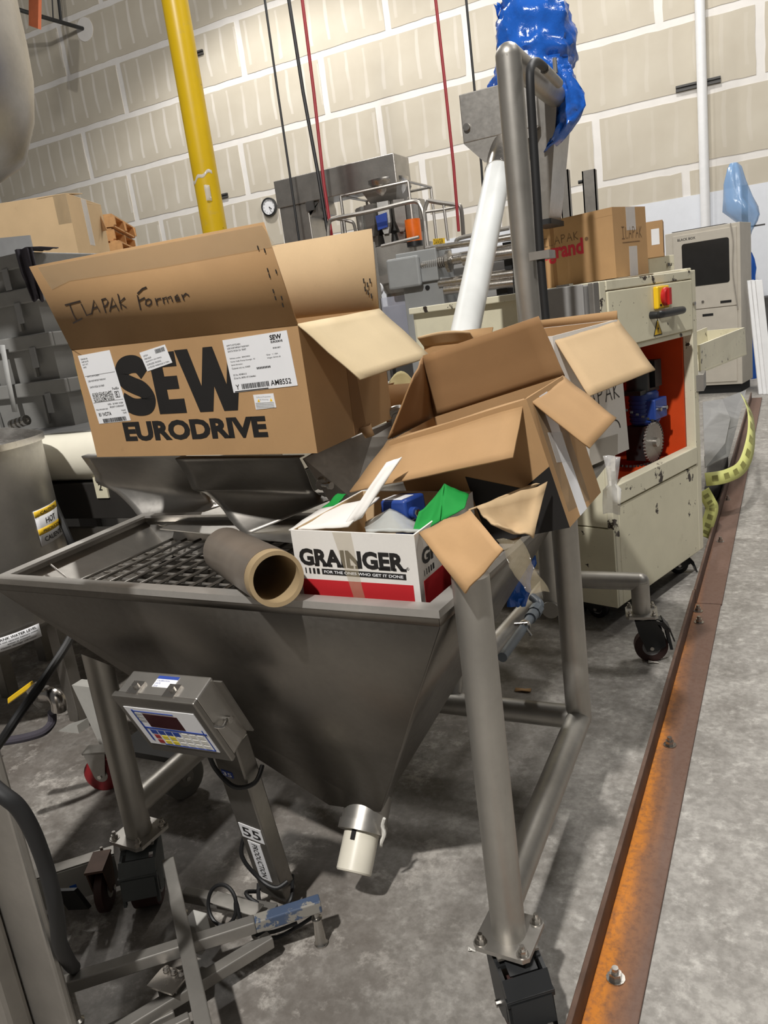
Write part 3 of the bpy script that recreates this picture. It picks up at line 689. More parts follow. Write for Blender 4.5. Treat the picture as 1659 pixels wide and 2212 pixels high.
# handwriting on the front flap, traced stroke by stroke
fo = S.f(0, 0, S.h); an = math.radians(11); fn = -(-S.f.y*math.cos(an)*1.0) ; fd = S.f.z*math.cos(an) - S.f.y*math.sin(an); fn = S.f.x.cross(fd)
if fn.dot(CAM-fo) < 0: fn = -fn
cv = lambda zx, zy: on_plane(60+zx/2.765, 500+zy/2.765, fo + fn*.0035, fn)
HW = [[(222, 440), (315, 415)], [(250, 437), (270, 490), (290, 532)], [(270, 548), (325, 520)], [(318, 430), (352, 502), (385, 490)], [(382, 492), (395, 410), (432, 482)], [(388, 462), (415, 450)],
      [(442, 405), (467, 487)], [(440, 408), (466, 400), (480, 418), (472, 440), (452, 452)], [(490, 480), (505, 395), (545, 475)], [(495, 455), (530, 440)], [(538, 372), (560, 465)], [(580, 395), (548, 425), (590, 455)],
      [(655, 380), (675, 470)], [(655, 372), (685, 342), (710, 332)], [(662, 415), (700, 395)], [(725, 402), (706, 412), (704, 436), (722, 444), (738, 430), (736, 408), (722, 403)], [(762, 398), (770, 425), (774, 442)], [(767, 418), (776, 404), (796, 400)],
      [(806, 395), (815, 432)], [(808, 402), (828, 392), (838, 425)], [(836, 398), (854, 387), (866, 420)], [(880, 405), (905, 395), (895, 378), (880, 392), (886, 416), (912, 410)], [(920, 375), (934, 412)], [(925, 390), (945, 370), (964, 384)]]
strokes(MB(), HW, cv, .0042, fn, .0006).build('handwriting', 'marker', ff, smooth=0)
ftape = [(.02, .175), (.10, .19), (.45, .185), (.80, .188), (.775, .24), (.0, .24)]
MB().prism(ftape, fo + fn*.003, S.f.x, fd, fn, .0006).build('tape_strip', 'clear_tape', ff, smooth=0)
# torn staple holes
mb = MB()
for x, y in ((1085, 372), (1095, 430), (1112, 400), (1116, 455), (1130, 372), (1140, 480)):
    p = on_plane(460+x/3.318, 500+y/3.318, S.f(0, S.d, S.h), S.f.y); mb.obox(p - S.f.y*.006, S.f.x*.004, S.f.z*.014, S.f.y*.001)
for x, y in ((400, 290), (412, 330), (440, 440), (455, 490), (460, 300), (500, 490), (508, 540), (330, 130), (378, 150)):
    p = on_plane(460+x/3.318, 500+y/3.318, fo, fn); mb.obox(p + fn*.004, S.f.x*.003, fd*.010, fn*.0006)
mb.build('staple_hole', 'hatch_dark', ff, smooth=0)['kind'] = 'stuff'
# brown paper tape down the right side
o2, a2, b2, n2 = S.plane('right')
MB().prism([(.20, .0), (.27, .02), (.25, .20), (.24, .31), (.19, .31), (.205, .18)], o2, a2, b2, n2, .0008).build('paper_tape', 'kraft_dark', S.pan['right'], smooth=0)
mb = MB(); mb.grid([[S.f(S.w+.001, .23+.07*k/4, .015) + n2*(.012*math.sin(k*.8)) for k in range(5)], [S.f(S.w+.012, .22+.08*k/4, -.012) + n2*(.02*math.sin(k*.8+.5)) for k in range(5)]]); mb.build('loose_tape', 'kraft', S.root, solid=.001)

# ---- white and red GRAINGER carton
G = Carton('parts_carton', 'white and red carton printed GRAINGER, torn open, standing in the hopper', (-.911, 1.33, .876, .294, .319, .215, -2.347, .914, 1.323), 'white_board', 'kraft_light', .004)
o, a, b, n = G.plane('front'); dv = .044
MB().prism([(.011, .0), (.280, .0), (.280, .064+dv), (.011, .061+dv)], o+n*.0002, a, b, n, .0004).build('red_band', 'red_print', G.pan['front'], smooth=0)
def slab_text(mb, word, u, v, w, h):
    mb.text(word, o + a*u + b*v, a, b, w=w, h=h, bold=.045); return mb
mb = slab_text(MB(), 'GRAINGER', .013, .0925+dv, .254, .039)
lw = .254/8
for k, (x0_, x1_) in enumerate(((.050, .060), (.070, .080), (.084, .094), (.106, .116), (.118, .126), (.136, .146), (.150, .160), (.205, .232), (.238, .246), (.256, .269))):
    mb.obox(o + a*(x0_) + b*(.0922+dv) + n*.0005, a*(x1_-x0_), b*.0060, n*.0003)
mb.build('lettering', 'ink', G.pan['front'], smooth=0)
mb = MB()
mb.obox(o + a*.066 + b*(.0745+dv) + n*.0004, a*.200, b*.0125, n*.0004)
for k, w_ in enumerate((.0016, .0028, .0042, .0055, .0068)): mb.obox(o + a*(.014+.0098*k) + b*(.0745+dv) + n*.0004, a*w_, b*.0125, n*.0004)
mb.build('slogan_bar', 'ink', G.pan['front'], smooth=0)
MB().text('FOR THE ONES WHO GET IT DONE', o + a*.072 + b*(.0778+dv), a, b, w=.188, h=.0062, bold=.02, lift=.0014).build('slogan', 'label_paper', G.pan['front'], smooth=0)
mb = MB(); mb.ring(o + a*.272 + b*(.099+dv) + n*.0005, o + a*.272 + b*(.099+dv) + n*.0007, .0030, .0024, 14); mb.text('R', o + a*.2706 + b*(.0975+dv), a, b, h=.0030); mb.build('registered_mark', 'ink', G.pan['front'], smooth=0)
o, a, b, n = G.plane('right')
MB().prism([(.020, .0), (.31, .0), (.31, .110), (.020, .110)], o+n*.0002, a, b, n, .0004).build('red_band', 'red_print', G.pan['right'], smooth=0)
mb = slab_text(MB(), 'GRAINGER', .022, .141, .270, .034); mb.build('lettering', 'ink', G.pan['right'], smooth=0)
mb = MB()
for k, w_ in enumerate((.0016, .0028, .0042, .0055, .0068)): mb.obox(o + a*(.026+.0105*k) + b*.1185 + n*.0004, a*w_, b*.0125, n*.0004)
mb.build('slogan_bar', 'ink', G.pan['right'], smooth=0)
# flaps
def sheet(pts, mat, name, parent, t=.004, n=8, sag=0, wob=.004, seed=1, smooth=60):
    """bent board sheet spanned by 4 corner points (a b c d), sagging along its normal with a few creases"""
    A, B, C_, D = [V(p) for p in pts]; nn = (B-A).cross(D-A).normalized(); rows = []
    for i in range(n+1):
        r = []
        for j in range(n+1):
            s_, q = i/n, j/n
            p = lerp(lerp(A, B, q), lerp(D, C_, q), s_)
            r.append(p + nn*(sag*4*s_*(1-s_)*math.sin(math.pi*(.15+.7*q)) + wob*noise.noise(V((s_*3+seed*7, q*3, seed)))))
        rows.append(r)
    return MB().grid(rows).build(name, mat, parent, solid=t, smooth=smooth)
gf = G.f; T = G.h
sheet([at(624, 1146, Y=1.345), at(752, 1138, Y=1.36), at(820, 1075, Y=1.52), at(700, 1098, Y=1.60)], 'white_board', 'flap', G.root, sag=.006, seed=3)
sheet([at(740, 1140, Y=1.37), at(782, 1118, Y=1.40), at(868, 988, Y=1.52), at(835, 1000, Y=1.50)], 'white_board', 'flap', G.root, sag=.004, seed=5)
sheet([at(905, 1152, Y=1.34), at(1016, 1102, Y=1.40), at(1087, 1186, Y=1.235), at(1005, 1282, Y=1.205)], 'kraft', 'flap', G.root, sag=.006, wob=.008, seed=9)
sheet([at(1012, 1102, Y=1.47), at(1135, 1052, Y=1.62), at(1182, 1038, Y=1.64), at(1162, 1050, Y=1.67)], 'kraft_light', 'flap', G.root, sag=.0, wob=.003, seed=11)
sheet([at(1030, 1095, Y=1.46), at(1182, 1040, Y=1.60), at(1152, 1162, Y=1.50), at(1075, 1132, Y=1.44)], 'kraft_light', 'flap', G.root, sag=.03, wob=.014, seed=13)
sheet([at(692, 1103, Y=1.63), at(730, 1066, Y=1.66), at(748, 1068, Y=1.66), at(726, 1092, Y=1.62)], 'green_card', 'divider_card', G.root, t=.002, seed=15)
sheet([at(890, 1150, Y=1.37), at(905, 1105, Y=1.42), at(960, 1045, Y=1.50), at(950, 1125, Y=1.40)], 'green_card', 'divider_card', G.root, t=.002, sag=.012, seed=16)
sheet([at(950, 1125, Y=1.405), at(960, 1045, Y=1.50), at(1013, 1068, Y=1.50), at(1003, 1098, Y=1.44)], 'green_card', 'divider_card', G.root, t=.002, sag=.004, seed=17)
# tear edge and tape strip on the front
mb = MB(); o, a, b, n = G.plane('front')
mb.prism([(.105, .215), (.150, .215), (.160, .10), (.175, .0), (.150, .0), (.135, .08)], o+n*.0012, a, b, n, .0004); mb.build('tape_strip', 'clear_tape', G.pan['front'], smooth=0)
# contents
M1 = thing('gear_motor', 'small blue gear motor with white plate lying in the GRAINGER carton', 'motor', at(865, 1120, Y=1.5))
f = Fr(at(828, 1130, Y=1.50), rotm(-14, 0, -3)); mb = MB(); mb.box(0, .072, 0, .075, 0, .052, f); mb.build('gear_case', 'blue_motor', M1, bevel=.006)
mb = MB(); mb.tube(f(.072, .02, .02), f(.088, .018, .02), .013, n=14); mb.tube(f(-.02, .05, .02), f(.0, .04, .02), .02, n=16); mb.build('shaft_boss', 'blue_motor', M1)
MB().box(.004, .060, .006, .05, .0525, .0535, f).build('name_plate', 'label_paper', M1, smooth=0)
MB().lathe([(.009, 0), (.009, .004)], axis_frame(f(.0885, .017, .02), f.x), 6).build('bolt', 'bolt_metal', M1)
MB().tube(f(.036, .04, 0), f(.036, .04, -.055), .03, n=16).build('motor_can', 'blue_motor', M1)
rows = []
for i in range(11):
    rows.append([at(790+130*j/10 - 6*i*0, 1148 - 44*(i/10)*(1-abs(j/10-.42)*1.5)*1.1, Y=1.365+.012*i) + V((0, .01*noise.noise(V((i*.6, j*.6, 2))), 0)) for j in range(11)])
bw = MB().grid(rows).build('bubble_wrap', 'bubble_relief', None, solid=.006, smooth=60); tag(bw, 'clear bubble wrap stuffed in front of the blue gear motor', 'bubble wrap')
mb = MB().box(.01, .284, .02, .31, .02, .075, gf); pk = mb.build('packing_paper', 'paper', None); tag(pk, 'packing paper at the bottom of the GRAINGER carton', 'packing paper')

sheet([S.f(S.w, 0, S.h), S.f(S.w, S.d, S.h), at(930, 770, Y=2.06), at(778, 820, Y=1.69)], 'kraft_pale', 'flap', S.root, t=.0045, seed=41, wob=.003)

# ---- leaning brown carton with all four flaps open
B = Carton('leaning_carton', 'open plain brown carton tilted against the hopper edge with taped right side', (-.745, 1.68, .918, .376, .241, .301, -6.364, 4.184, -12.98), 'kraft', None, .0045)
def px_flap(C, pts, mat, seed=1, sag=0, wob=.003): return sheet([at(x, y, Y=Y) for x, y, Y in pts], mat, 'flap', C.root, t=.004, sag=sag, wob=wob, seed=seed)
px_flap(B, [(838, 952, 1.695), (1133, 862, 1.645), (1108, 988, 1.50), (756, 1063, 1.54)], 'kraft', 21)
px_flap(B, [(936, 903, 1.93), (1220, 812, 1.89), (1163, 683, 1.86), (914, 768, 1.92)], 'kraft_dark', 22)  # back flap: darker board puts its shade into the colour
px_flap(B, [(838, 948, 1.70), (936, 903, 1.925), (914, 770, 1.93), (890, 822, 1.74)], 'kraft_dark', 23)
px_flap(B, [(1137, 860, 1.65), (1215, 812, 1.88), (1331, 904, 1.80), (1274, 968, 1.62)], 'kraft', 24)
o, a, b, n = B.plane('right')
MB().prism([(.075, .0), (.125, .0), (.120, .29), (.070, .29)], o, a, b, n, .0006).build('tape_strip', 'label_paper', B.pan['right'], smooth=0)
MB().prism([(.045, .14), (.12, .12), (.125, .19), (.05, .21)], o, a, b, n, .0009).build('tape_strip', 'clear_film', B.pan['right'], smooth=0)
MB().prism([(.02, .03), (.16, .01), (.165, .26), (.03, .28)], o, a, b, n, .0004).build('tape_strip', 'clear_tape', B.pan['right'], smooth=0)
o, a, b, n = B.plane('front')
MB().prism([(.17, .0), (.376, .0), (.376, .145), (.30, .11), (.17, .17)], o, a, b, n, .0006).build('black_print', 'ink', B.pan['front'], smooth=0)
for k, (x, y, Y, rx, rz, mt) in enumerate(((975, 1035, 1.72, .05, .02, 'film_wrap'),)):
    rows = [[at(900+150*j/10, 1060-40*i/6 + 6*noise.noise(V((i, j*.8, 3))), Y=1.67+.01*i) + V((0, .012*noise.noise(V((i*.9, j*.9, 5))), 0)) for j in range(11)] for i in range(7)]
    pbg = MB().grid(rows).build('parts_bag', 'clear_film', None, solid=.001); tag(pbg, 'crumpled clear plastic parts bag between the GRAINGER carton and the leaning carton', 'plastic bag')

# ---- white carton with handwriting behind it
A = Carton('white_carton', 'open white carton with brown inside and handwritten ILAPAK, behind the leaning carton', (-.776, 2.252, 1.003, .318, .301, .389, -24.98, 2.593, -.75), 'white_board', 'kraft', .0045)
px_flap(A, [(1194, 728, 2.12), (1334, 690, 2.39), (1415, 799, 2.28), (1272, 856, 2.02)], 'kraft_light', 31)
A.flap('back', .025, 5, 'kraft'); A.flap('left', .16, 160, 'kraft')
o, a, b, n = A.plane('right')
mb = handwrite(MB(), 'ILAPAK', o, a, b, n, .05, .165, .05, .235, .0035); mb.build('handwriting', 'ink', A.pan['right'], smooth=0)
mb = MB().ribbon([o + a*(.235+.03*math.cos(t_)) + b*(.075+.03*math.sin(t_)) for t_ in [x*.3 for x in range(0, 9)]], .004, n, .001); mb.build('marker_ring', 'ink', A.pan['right'], smooth=0)
MB().prism([(.10, .0), (.24, .0), (.25, .06), (.11, .07)], o, a, b, n, .0008).build('tape_strip', 'clear_tape', A.pan['right'], smooth=0)
# loose tape hanging from the white carton
rows = []
for i in range(13):
    y = 985+125*i/12; w = 9+ (10 if i > 6 else 3*abs(6-i)*.6)
    rows.append([at(1322-w+2*w*j/4, y, Y=2.10) + V((0, .012*math.sin(j*1.3+i*.5), 0)) for j in range(5)])
tp = MB().grid(rows).build('hanging_tape', 'clear_film', None, solid=.0006); tag(tp, 'twisted strip of clear tape hanging from the white carton', 'tape')
rows = []
for i in range(13):
    tq = i/12; rows.append([at(1098+62*tq-26+52*j/4, 1165+115*tq + (6*noise.noise(V((i*.9, j, 2)))), Y=1.42-.03*tq) + V((0, .008*math.sin(j*1.6+i*.7), 0)) for j in range(5)])
tp = MB().grid(rows).build('hanging_tape', 'clear_tape', None, solid=.0006); tag(tp, 'wide dirty strip of clear tape dangling below the crumpled flap beside the leg', 'tape')

# ---- brown carton and foam behind, between the SEW carton and the leaning one
K = Carton('low_carton', 'small brown carton half hidden behind the SEW carton and the leaning carton', (-1.12, 2.30, 1.003, .26, .14, .285, -4, 0, 0), 'kraft_dark', None)
K.flap('front', .10, 165, 'kraft')
rows = [[at(842+50*j/8, 838-34*math.sin(math.pi*(.08+.84*j/8))*(i/5), Y=2.36+.012*i) for j in range(9)] for i in range(6)]
fm = MB().grid(rows).build('foam_piece', 'foam_yellow', None, solid=.012, smooth=60); tag(fm, 'yellowish foam pad sticking up behind the SEW carton', 'foam')
K2 = Carton('crumpled_carton', 'brown carton with crumpled top edge just left of the white tube', (at(915, 742, Y=2.46).x, 2.46, 1.003, .19, .13, at(915, 748, Y=2.46).z-1.003, -6, 0, 0), 'kraft', None); K2.flap('front', .05, 50, 'kraft_light', curl=.012); K2.flap('back', .04, 40, 'kraft')

# ---- cardboard roll core
p0 = at(598, 1251, Y=1.225); p1 = at(490, 1190, Z=.985); d = (p1-p0).normalized(); TB = thing('cardboard_core', 'empty cardboard roll core wrapped in film lying on the hopper grate', 'cardboard tube', p0)
MB().ring(p0, p1, .0585, .0495, 40).build('core_wall', 'core_board', TB)
MB().ring(p0 + d*.035, p1 + d*.002, .0598, .0586, 40).build('film_wrap', 'core_film', TB)

# ================================================================== CREAM MACHINE
CM = thing('wrapping_machine', 'chipped cream machine cabinet with red switch and open orange drive compartment', 'machine', (-.9, 3.7, 0))
F = Fr((-.579, 3.291, .12), rotm(70.8)); W_, D_, H_ = .919, 1.05, 1.412     # u along the switch face, v into the machine
OU0, OU1, OZ0, OZ1 = .05, .865, .555, 1.125                                       # drive compartment opening
def cm(name, mat, *b, bevel=.004, parent=None): return MB().box(*b, F).build(name, mat, parent or CM, bevel=bevel, smooth=0)
cm('corner_post', 'cream_worn', 0, OU0, 0, .03, 0, H_); cm('corner_post', 'cream_worn', OU1, W_, 0, .05, 0, H_)
cm('lower_panel', 'cream_chipped', OU0, OU1, 0, .02, .0, .46); cm('lower_rail', 'cream_worn', OU0, OU1, -.006, .05, .468, OZ0)
cm('upper_rail', 'cream_worn', OU0, OU1, -.004, .05, 1.372, H_)
dr = cm('switch_door', 'cream_chipped', OU0+.004, OU1-.004, -.006, .02, OZ1+.01, 1.368)
cm('header_rail', 'cream_worn', OU0, OU1, .004, .05, OZ1-.015, OZ1+.008)
mb = MB(); mb.box(0, .02, .03, .36, .37, H_, F); mb.build('side_panel', 'cream_plain', CM, bevel=.003, smooth=0)
mb = MB(); mb.box(-.004, .02, .0, .36, 0, .365, F); mb.build('side_panel', 'cream_chipped', CM, bevel=.003, smooth=0)
mb = MB(); mb.box(.03, .05, .36, D_, 0, H_-.02, F); mb.build('side_panel', 'cream_plain', CM, bevel=.003, smooth=0)
cm('end_panel', 'cream_plain', W_-.02, W_, .05, D_, 0, H_); cm('rear_panel', 'cream_plain', .03, W_, D_-.02, D_, 0, H_)
# orange compartment
cm('compartment_wall', 'orange_paint', OU0, OU1, .42, .43, OZ0-.06, OZ1+.05, bevel=0); cm('compartment_floor', 'orange_paint', OU0-.02, OU1, .03, .42, OZ0-.06, OZ0-.05, bevel=0)
cm('compartment_wall', 'orange_paint', OU1-.01, OU1, .05, .42, OZ0-.05, OZ1+.05, bevel=0); cm('compartment_wall', 'orange_paint', .02, .03, .05, .42, OZ0-.05, OZ1+.05, bevel=0)
cm('base_tray', 'hatch_dark', .02, W_-.02, .02, D_-.02, -.015, .0, bevel=0)
# top frame with dark opening
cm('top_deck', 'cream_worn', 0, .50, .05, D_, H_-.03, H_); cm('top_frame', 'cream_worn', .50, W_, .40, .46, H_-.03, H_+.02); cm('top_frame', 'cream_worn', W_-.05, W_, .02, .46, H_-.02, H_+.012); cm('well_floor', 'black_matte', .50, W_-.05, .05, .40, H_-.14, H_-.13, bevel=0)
cm('top_deck', 'cream_worn', .50, W_, .46, D_, H_-.03, H_)
# rotary switch, handle, warning triangle
o, a, b, n = F(0, -.0065, 0), F.x, F.z, -F.y
sw = cm('isolator_switch', 'yellow_plastic',   .452, .566, -.030, -.006, 1.262, 1.360, bevel=.006)
c_ = F(.515, -.030, 1.312); mb = MB(); mb.lathe([(.040, 0), (.040, .012), (.034, .018)], axis_frame(c_, n), 24); mb.obox(c_ - a*.011 - b*.036 + n*.014, a*.022, b*.072, n*.014); mb.build('switch_knob', 'red_plastic', sw, smooth=40)
MB().box(.466, .484, -.0315, -.030, 1.274, 1.282, F).build('switch_mark', 'ink', sw, smooth=0)
mb = MB(); mb.sweep([F(.422, -.006, 1.240), F(.422, -.042, 1.240), F(.440, -.052, 1.240), F(.630, -.052, 1.240), F(.648, -.042, 1.240), F(.648, -.006, 1.240)], .017, 12, 4); mb.build('pull_handle', 'black_plastic', CM)
wt = MB().prism([(.440, 1.146), (.525, 1.146), (.4825, 1.222)], o, a, b, n, .0015).build('warning_sign', 'ink', CM, smooth=0)
MB().prism([(.449, 1.151), (.516, 1.151), (.4825, 1.212)], o + n*.0016, a, b, n, .0006).build('sign_face', 'warn_yellow', wt, smooth=0)
MB().prism([(.488, 1.196), (.474, 1.173), (.483, 1.173), (.478, 1.154), (.494, 1.180), (.484, 1.180)], o + n*.0023, a, b, n, .0006).build('lightning_bolt', 'ink', wt, smooth=0)
MB().lathe([(.010, 0), (.010, .008)], axis_frame(F(.885, -.001, 1.255), n), 10).build('latch_screw', 'bolt_metal', CM)
# grey terminal box on the side
gb = MB().box(-.075, -.004, .030, .245, 1.150, 1.405, F).build('terminal_box', 'grey_box', CM, bevel=.006, smooth=0)
MB().box(-.085, -.076, .026, .249, 1.146, 1.409, F).build('terminal_box_lid', 'grey_box', gb, bevel=.004, smooth=0)
mb = MB(); mb.box(-.06, -.03, .10, .16, 1.408, 1.418, F); mb.build('box_latch', 'bolt_metal', gb)
cm('cable_duct', 'galvanised', -.045, -.002, .0, .027, 1.16, 1.41)
# drive: motor, gearbox, sprocket, chain
dq = on_plane(1392, 880, F(0, .17, 0), F.y) - F(.335, .17, .855); DU = dq.dot(F.x); F0 = F; F = Fr(F(DU, 0, dq.z), F.M)
mb = MB(); mb.lathe([(.062, 0), (.070, .01), (.070, .15), (.062, .16)], Fr(F(.335, .17, .775), F.M), 24); m1 = mb.build('drive_motor', 'blue_motor', CM)
mb = MB(); mb.box(.275, .405, .085, .17, .80, .90, F); mb.build('motor_terminal_box', 'blue_motor', m1, bevel=.006)
mb = MB()
for u in (.30, .36): mb.lathe([(.010, 0), (.010, .02)], axis_frame(F(u, .085, .85), n), 8)
mb.build('cable_gland', 'bolt_metal', m1)
for k in range(6): MB().lathe([(.074, 0), (.074, .006)], Fr(F(.335, .17, .79+.02*k), F.M), 24).build('cooling_fin', 'blue_motor', m1)
mb = MB(); mb.lathe([(.05, 0), (.075, .01), (.075, .05), (.05, .06)], axis_frame(F(.34, .25, .665), n), 24); mb.box(.26, .42, .14, .24, .60, .77, F); mb.build('gearbox', 'black_plastic', CM, smooth=40)
mb = MB(); mb.lathe([(.055, 0), (.055, .14)], Fr(F(.30, .18, .94), F.M), 20); mb.box(.36, .43, .12, .22, .95, 1.08, F); mb.box(.22, .42, .13, .24, .93, .95, F); mb.build('motor_brake', 'black_plastic', CM, smooth=40)
sp_c = on_plane(1409, 955, F0(0, .10, 0), F0.y); teeth = []
N = 34
for k in range(N*4):
    aa = 2*math.pi*k/(N*4); rr = .098 if (k % 4) in (0, 1) else .089
    teeth.append((rr*math.cos(aa), rr*math.sin(aa)))
sk = MB().prism(teeth, sp_c, a, b, n, .010).build('sprocket', 'galvanised', CM, smooth=0)
MB().lathe([(.022, 0), (.022, .02)], axis_frame(sp_c + n*.01, n), 16).build('sprocket_hub', 'bolt_metal', sk)
cp = []
for k in range(14): aa = math.radians(70 - 170*k/13 + 0); cp.append(sp_c + a*(.100*math.cos(aa)) + b*(.100*math.sin(aa)) + n*.005)
ch_ = [sp_c + a*(-.50) + b*.30 + n*.005, sp_c + a*(-.25) + b*.20 + n*.005] + cp + [sp_c + a*(-.20) - b*.075 + n*.005, sp_c + a*(-.42) - b*.02 + n*.005]
pts = spline(ch_, 6); mb = MB()
acc = 0
for i in range(len(pts)-1):
    e = pts[i+1]-pts[i]; L = e.length; acc += L
    if acc > .013:
        acc = 0; t_ = e.normalized(); bb = n.cross(t_); mb.obox(pts[i] - t_*.0045 - bb*.005 - n*.005, t_*.009, bb*.010, n*.010)
c2 = mb.build('drive_chain', 'black_plastic', CM, smooth=0); c2['kind'] = 'stuff'
F = F0
mb = MB(); mb.tube(F(.45, .35, .62), F(.45, .30, 1.12), .012, n=10); mb.tube(F(.42, .33, .98), F(.42, .33, 1.12), .02, n=10); mb.build('cable_run', 'red_plastic', CM)
# casters
caster(CM, F(.80, .12, 0) - V((0, 0, .12)) , .12, 20, R=.05, width=.035, body='black_plastic', tread='black_rubber'); caster(CM, F(.12, .75, 0) - V((0, 0, .12)), .12, 120, R=.05, width=.035, body='black_plastic', tread='black_rubber')
caster(CM, F(.12, .14, 0) - V((0, 0, .12)), .12, 160, R=.05, width=.035, tread='black_rubber'); caster(CM, F(.80, .9, 0) - V((0, 0, .12)), .12, 60, R=.05, width=.035, tread='black_rubber')

# ---- red "legrand" carton on top
L = Carton('long_carton', 'taped brown carton with red legrand lettering lying on the cream machine', (-1.086, 3.892, 1.535, .544, .306, .296, -19.9, .5, -.6), 'kraft', None)
o, a, b, n = L.plane('front')
L.patch('front', [(0, .268), (.544, .268), (.544, .296), (0, .296)], 'kraft', 'top_fold', .0005)
MB().box(0, .544, 0, .152, .296, .301, L.f).build('flap', 'kraft', L.root, smooth=0); MB().box(0, .544, .154, .306, .296, .301, L.f).build('flap', 'kraft', L.root, smooth=0)
MB().text('legrand', o + a*.150 + b*.108, a, b, w=.240, h=.092, bold=.035).build('lettering', 'logo_red', L.pan['front'], smooth=0)
handwrite(MB(), 'ILAPAK', o, a, b, n, .175, .190, .036, .200, .0035, .001).build('handwriting', 'marker_faint', L.pan['front'], smooth=0)
MB().lathe([(.009, 0), (.009, .001)], axis_frame(o + a*.409 + b*.190, n), 14).build('ink_dot', 'marker_faint', L.pan['front'])
for u0, u1 in ((.16, .185), (.22, .24)): L.patch('front', [(u0, 0), (u1, 0), (u1, .296), (u0, .296)], 'kraft_dark', 'tape_strip', .0005)
o, a, b, n = L.plane('right')
L.patch('right', [(.12, .20), (.205, .20), (.205, .30), (.12, .30)], 'clear_film', 'tape_strip', .0008); L.patch('right', [(.125, .0), (.20, .0), (.205, .13), (.13, .13)], 'clear_film', 'tape_strip', .0008)
mb = handwrite(MB(), 'ILAPAK', o, a, b, n, .07, .165, .050, .195, .0035); mb.ribbon([o + a*.072 + b*.148, o + a*.235 + b*.150], .003, n, .0012); mb.build('handwriting', 'marker_faint', L.pan['right'], smooth=0)
# ---- small carton behind, second cream unit with steel uprights
C2 = thing('cream_side_unit', 'low cream machine section with bolted edge behind the long carton', 'machine', (-1.0, 4.9, 0))
q0 = at(1408, 556, Y=4.95); q1 = at(1492, 538, Y=5.2)
f2 = Fr(V((q0.x-.35, q0.y, 0)), rotm(math.degrees(math.atan2(q1.y-q0.y, q1.x-q0.x)))); wl = (q1-q0).length + .36
MB().box(0, wl, 0, .30, .10, q0.z, f2).build('cabinet_body', 'cream_plain', C2, bevel=.005, smooth=0); MB().box(0, wl, -.012, .0, q0.z-.13, q0.z+.012, f2).build('front_apron', 'cream_worn', C2, bevel=.003, smooth=0)
for k in range(3): MB().lathe([(.011, 0), (.011, .012)], axis_frame(f2(wl-.06-.2*k, -.012, q0.z-.045), -f2.y), 8).build('bolt', 'bolt_metal', C2)
for k in (0, 1):
    for j in (0, 1): MB().box(.06+k*(wl-.16), .10+k*(wl-.16), .05+j*.16, .10+j*.16, 0, .10, f2).build('foot', 'black_plastic', C2, smooth=0)
for i, xpx in enumerate((1218, 1272)):
    pt = at(xpx, 368, Y=5.5)
    if i == 0: UP = thing('steel_uprights', 'pair of dark steel channel posts standing up behind the long carton', 'steel post', (pt.x, 5.5, 0))
    mb = MB(); w = .030 + .012*i; mb.box(pt.x-w, pt.x+w, 5.48, 5.488, 0, pt.z); mb.box(pt.x-w, pt.x-w+.008, 5.48, 5.54, 0, pt.z); mb.box(pt.x+w-.008, pt.x+w, 5.48, 5.54, 0, pt.z)
    mb.build('upright', 'stainless_dark', UP, smooth=0); MB().tube((pt.x-w-.03, 5.5, pt.z-.06), (pt.x-w, 5.5, pt.z-.06), .012, n=8).build('bolt', 'black_plastic', UP)
MB().box(at(1218, 368, Y=5.5).x, at(1272, 368, Y=5.5).x, 5.49, 5.53, .1, .16).build('tie_bar', 'stainless_dark', UP, smooth=0)
p = at(1412, 548, Y=5.05); SB = Carton('small_carton', 'small brown carton with label standing behind the long carton', (p.x-.18, 5.05, q0.z+.002, .235, .2, .20, 4, 0, 0), 'kraft', None)
SB.patch('front', [(.17, .07), (.215, .07), (.215, .16), (.17, .16)], 'label_paper', 'label'); MB().box(0, .235, 0, .2, .2, .204, SB.f).build('flap', 'kraft', SB.root, smooth=0)
SB.patch('right', [(.03, .02), (.10, .02), (.10, .15), (.03, .15)], 'ink', 'black_label')

# ---- beige control cabinet far right
CT = thing('control_cabinet', 'tall beige control cabinet with dark window in its door', 'cabinet', (-.65, 11.2, 0)); F = Fr((-1.084, 11.007, .05), rotm(-12.58)); cw, cdp, chh = .897, .55, 2.02
MB().box(0, cw, .012, cdp, .06, chh, F).build('cabinet_body', 'beige_cab', CT, bevel=.006, smooth=0); MB().box(.03, cw-.03, .05, cdp-.03, -.05, .06, F).build('plinth', 'black_matte', CT, smooth=0)
d1 = MB().box(.10, .858, -.006, .014, 1.045, 1.975, F).build('door', 'beige_cab', CT, bevel=.004, smooth=0)
poly = []
for cx_, cz_, s0 in ((.745, 1.36, -90), (.745, 1.835, 0), (.24, 1.835, 90), (.24, 1.36, 180)):
    for k in range(5): aa = math.radians(s0 + 90*k/4); poly.append((cx_+.03*math.cos(aa), cz_+.03*math.sin(aa)))
MB().prism(poly, F(0, -.0065, 0), F.x, F.z, -F.y, .004).build('window', 'dark_glass', d1, smooth=0)
MB().box(.10, .858, -.006, .014, .55, 1.035, F).build('lower_door', 'beige_cab', CT, bevel=.004, smooth=0); MB().box(.12, .84, -.004, .014, .10, .53, F).build('lower_panel', 'beige_cab', CT, bevel=.004, smooth=0)
for u, v in ((.66, 1.085), (.44, .945)): MB().box(u, u+.13, -.010, -.006, v, v+.03, F).build('vent_slot', 'black_matte', CT, smooth=0)
MB().lathe([(.016, 0), (.016, .012)], axis_frame(F(.45, -.007, 1.13), -F.y), 12).build('lock', 'bolt_metal', CT)
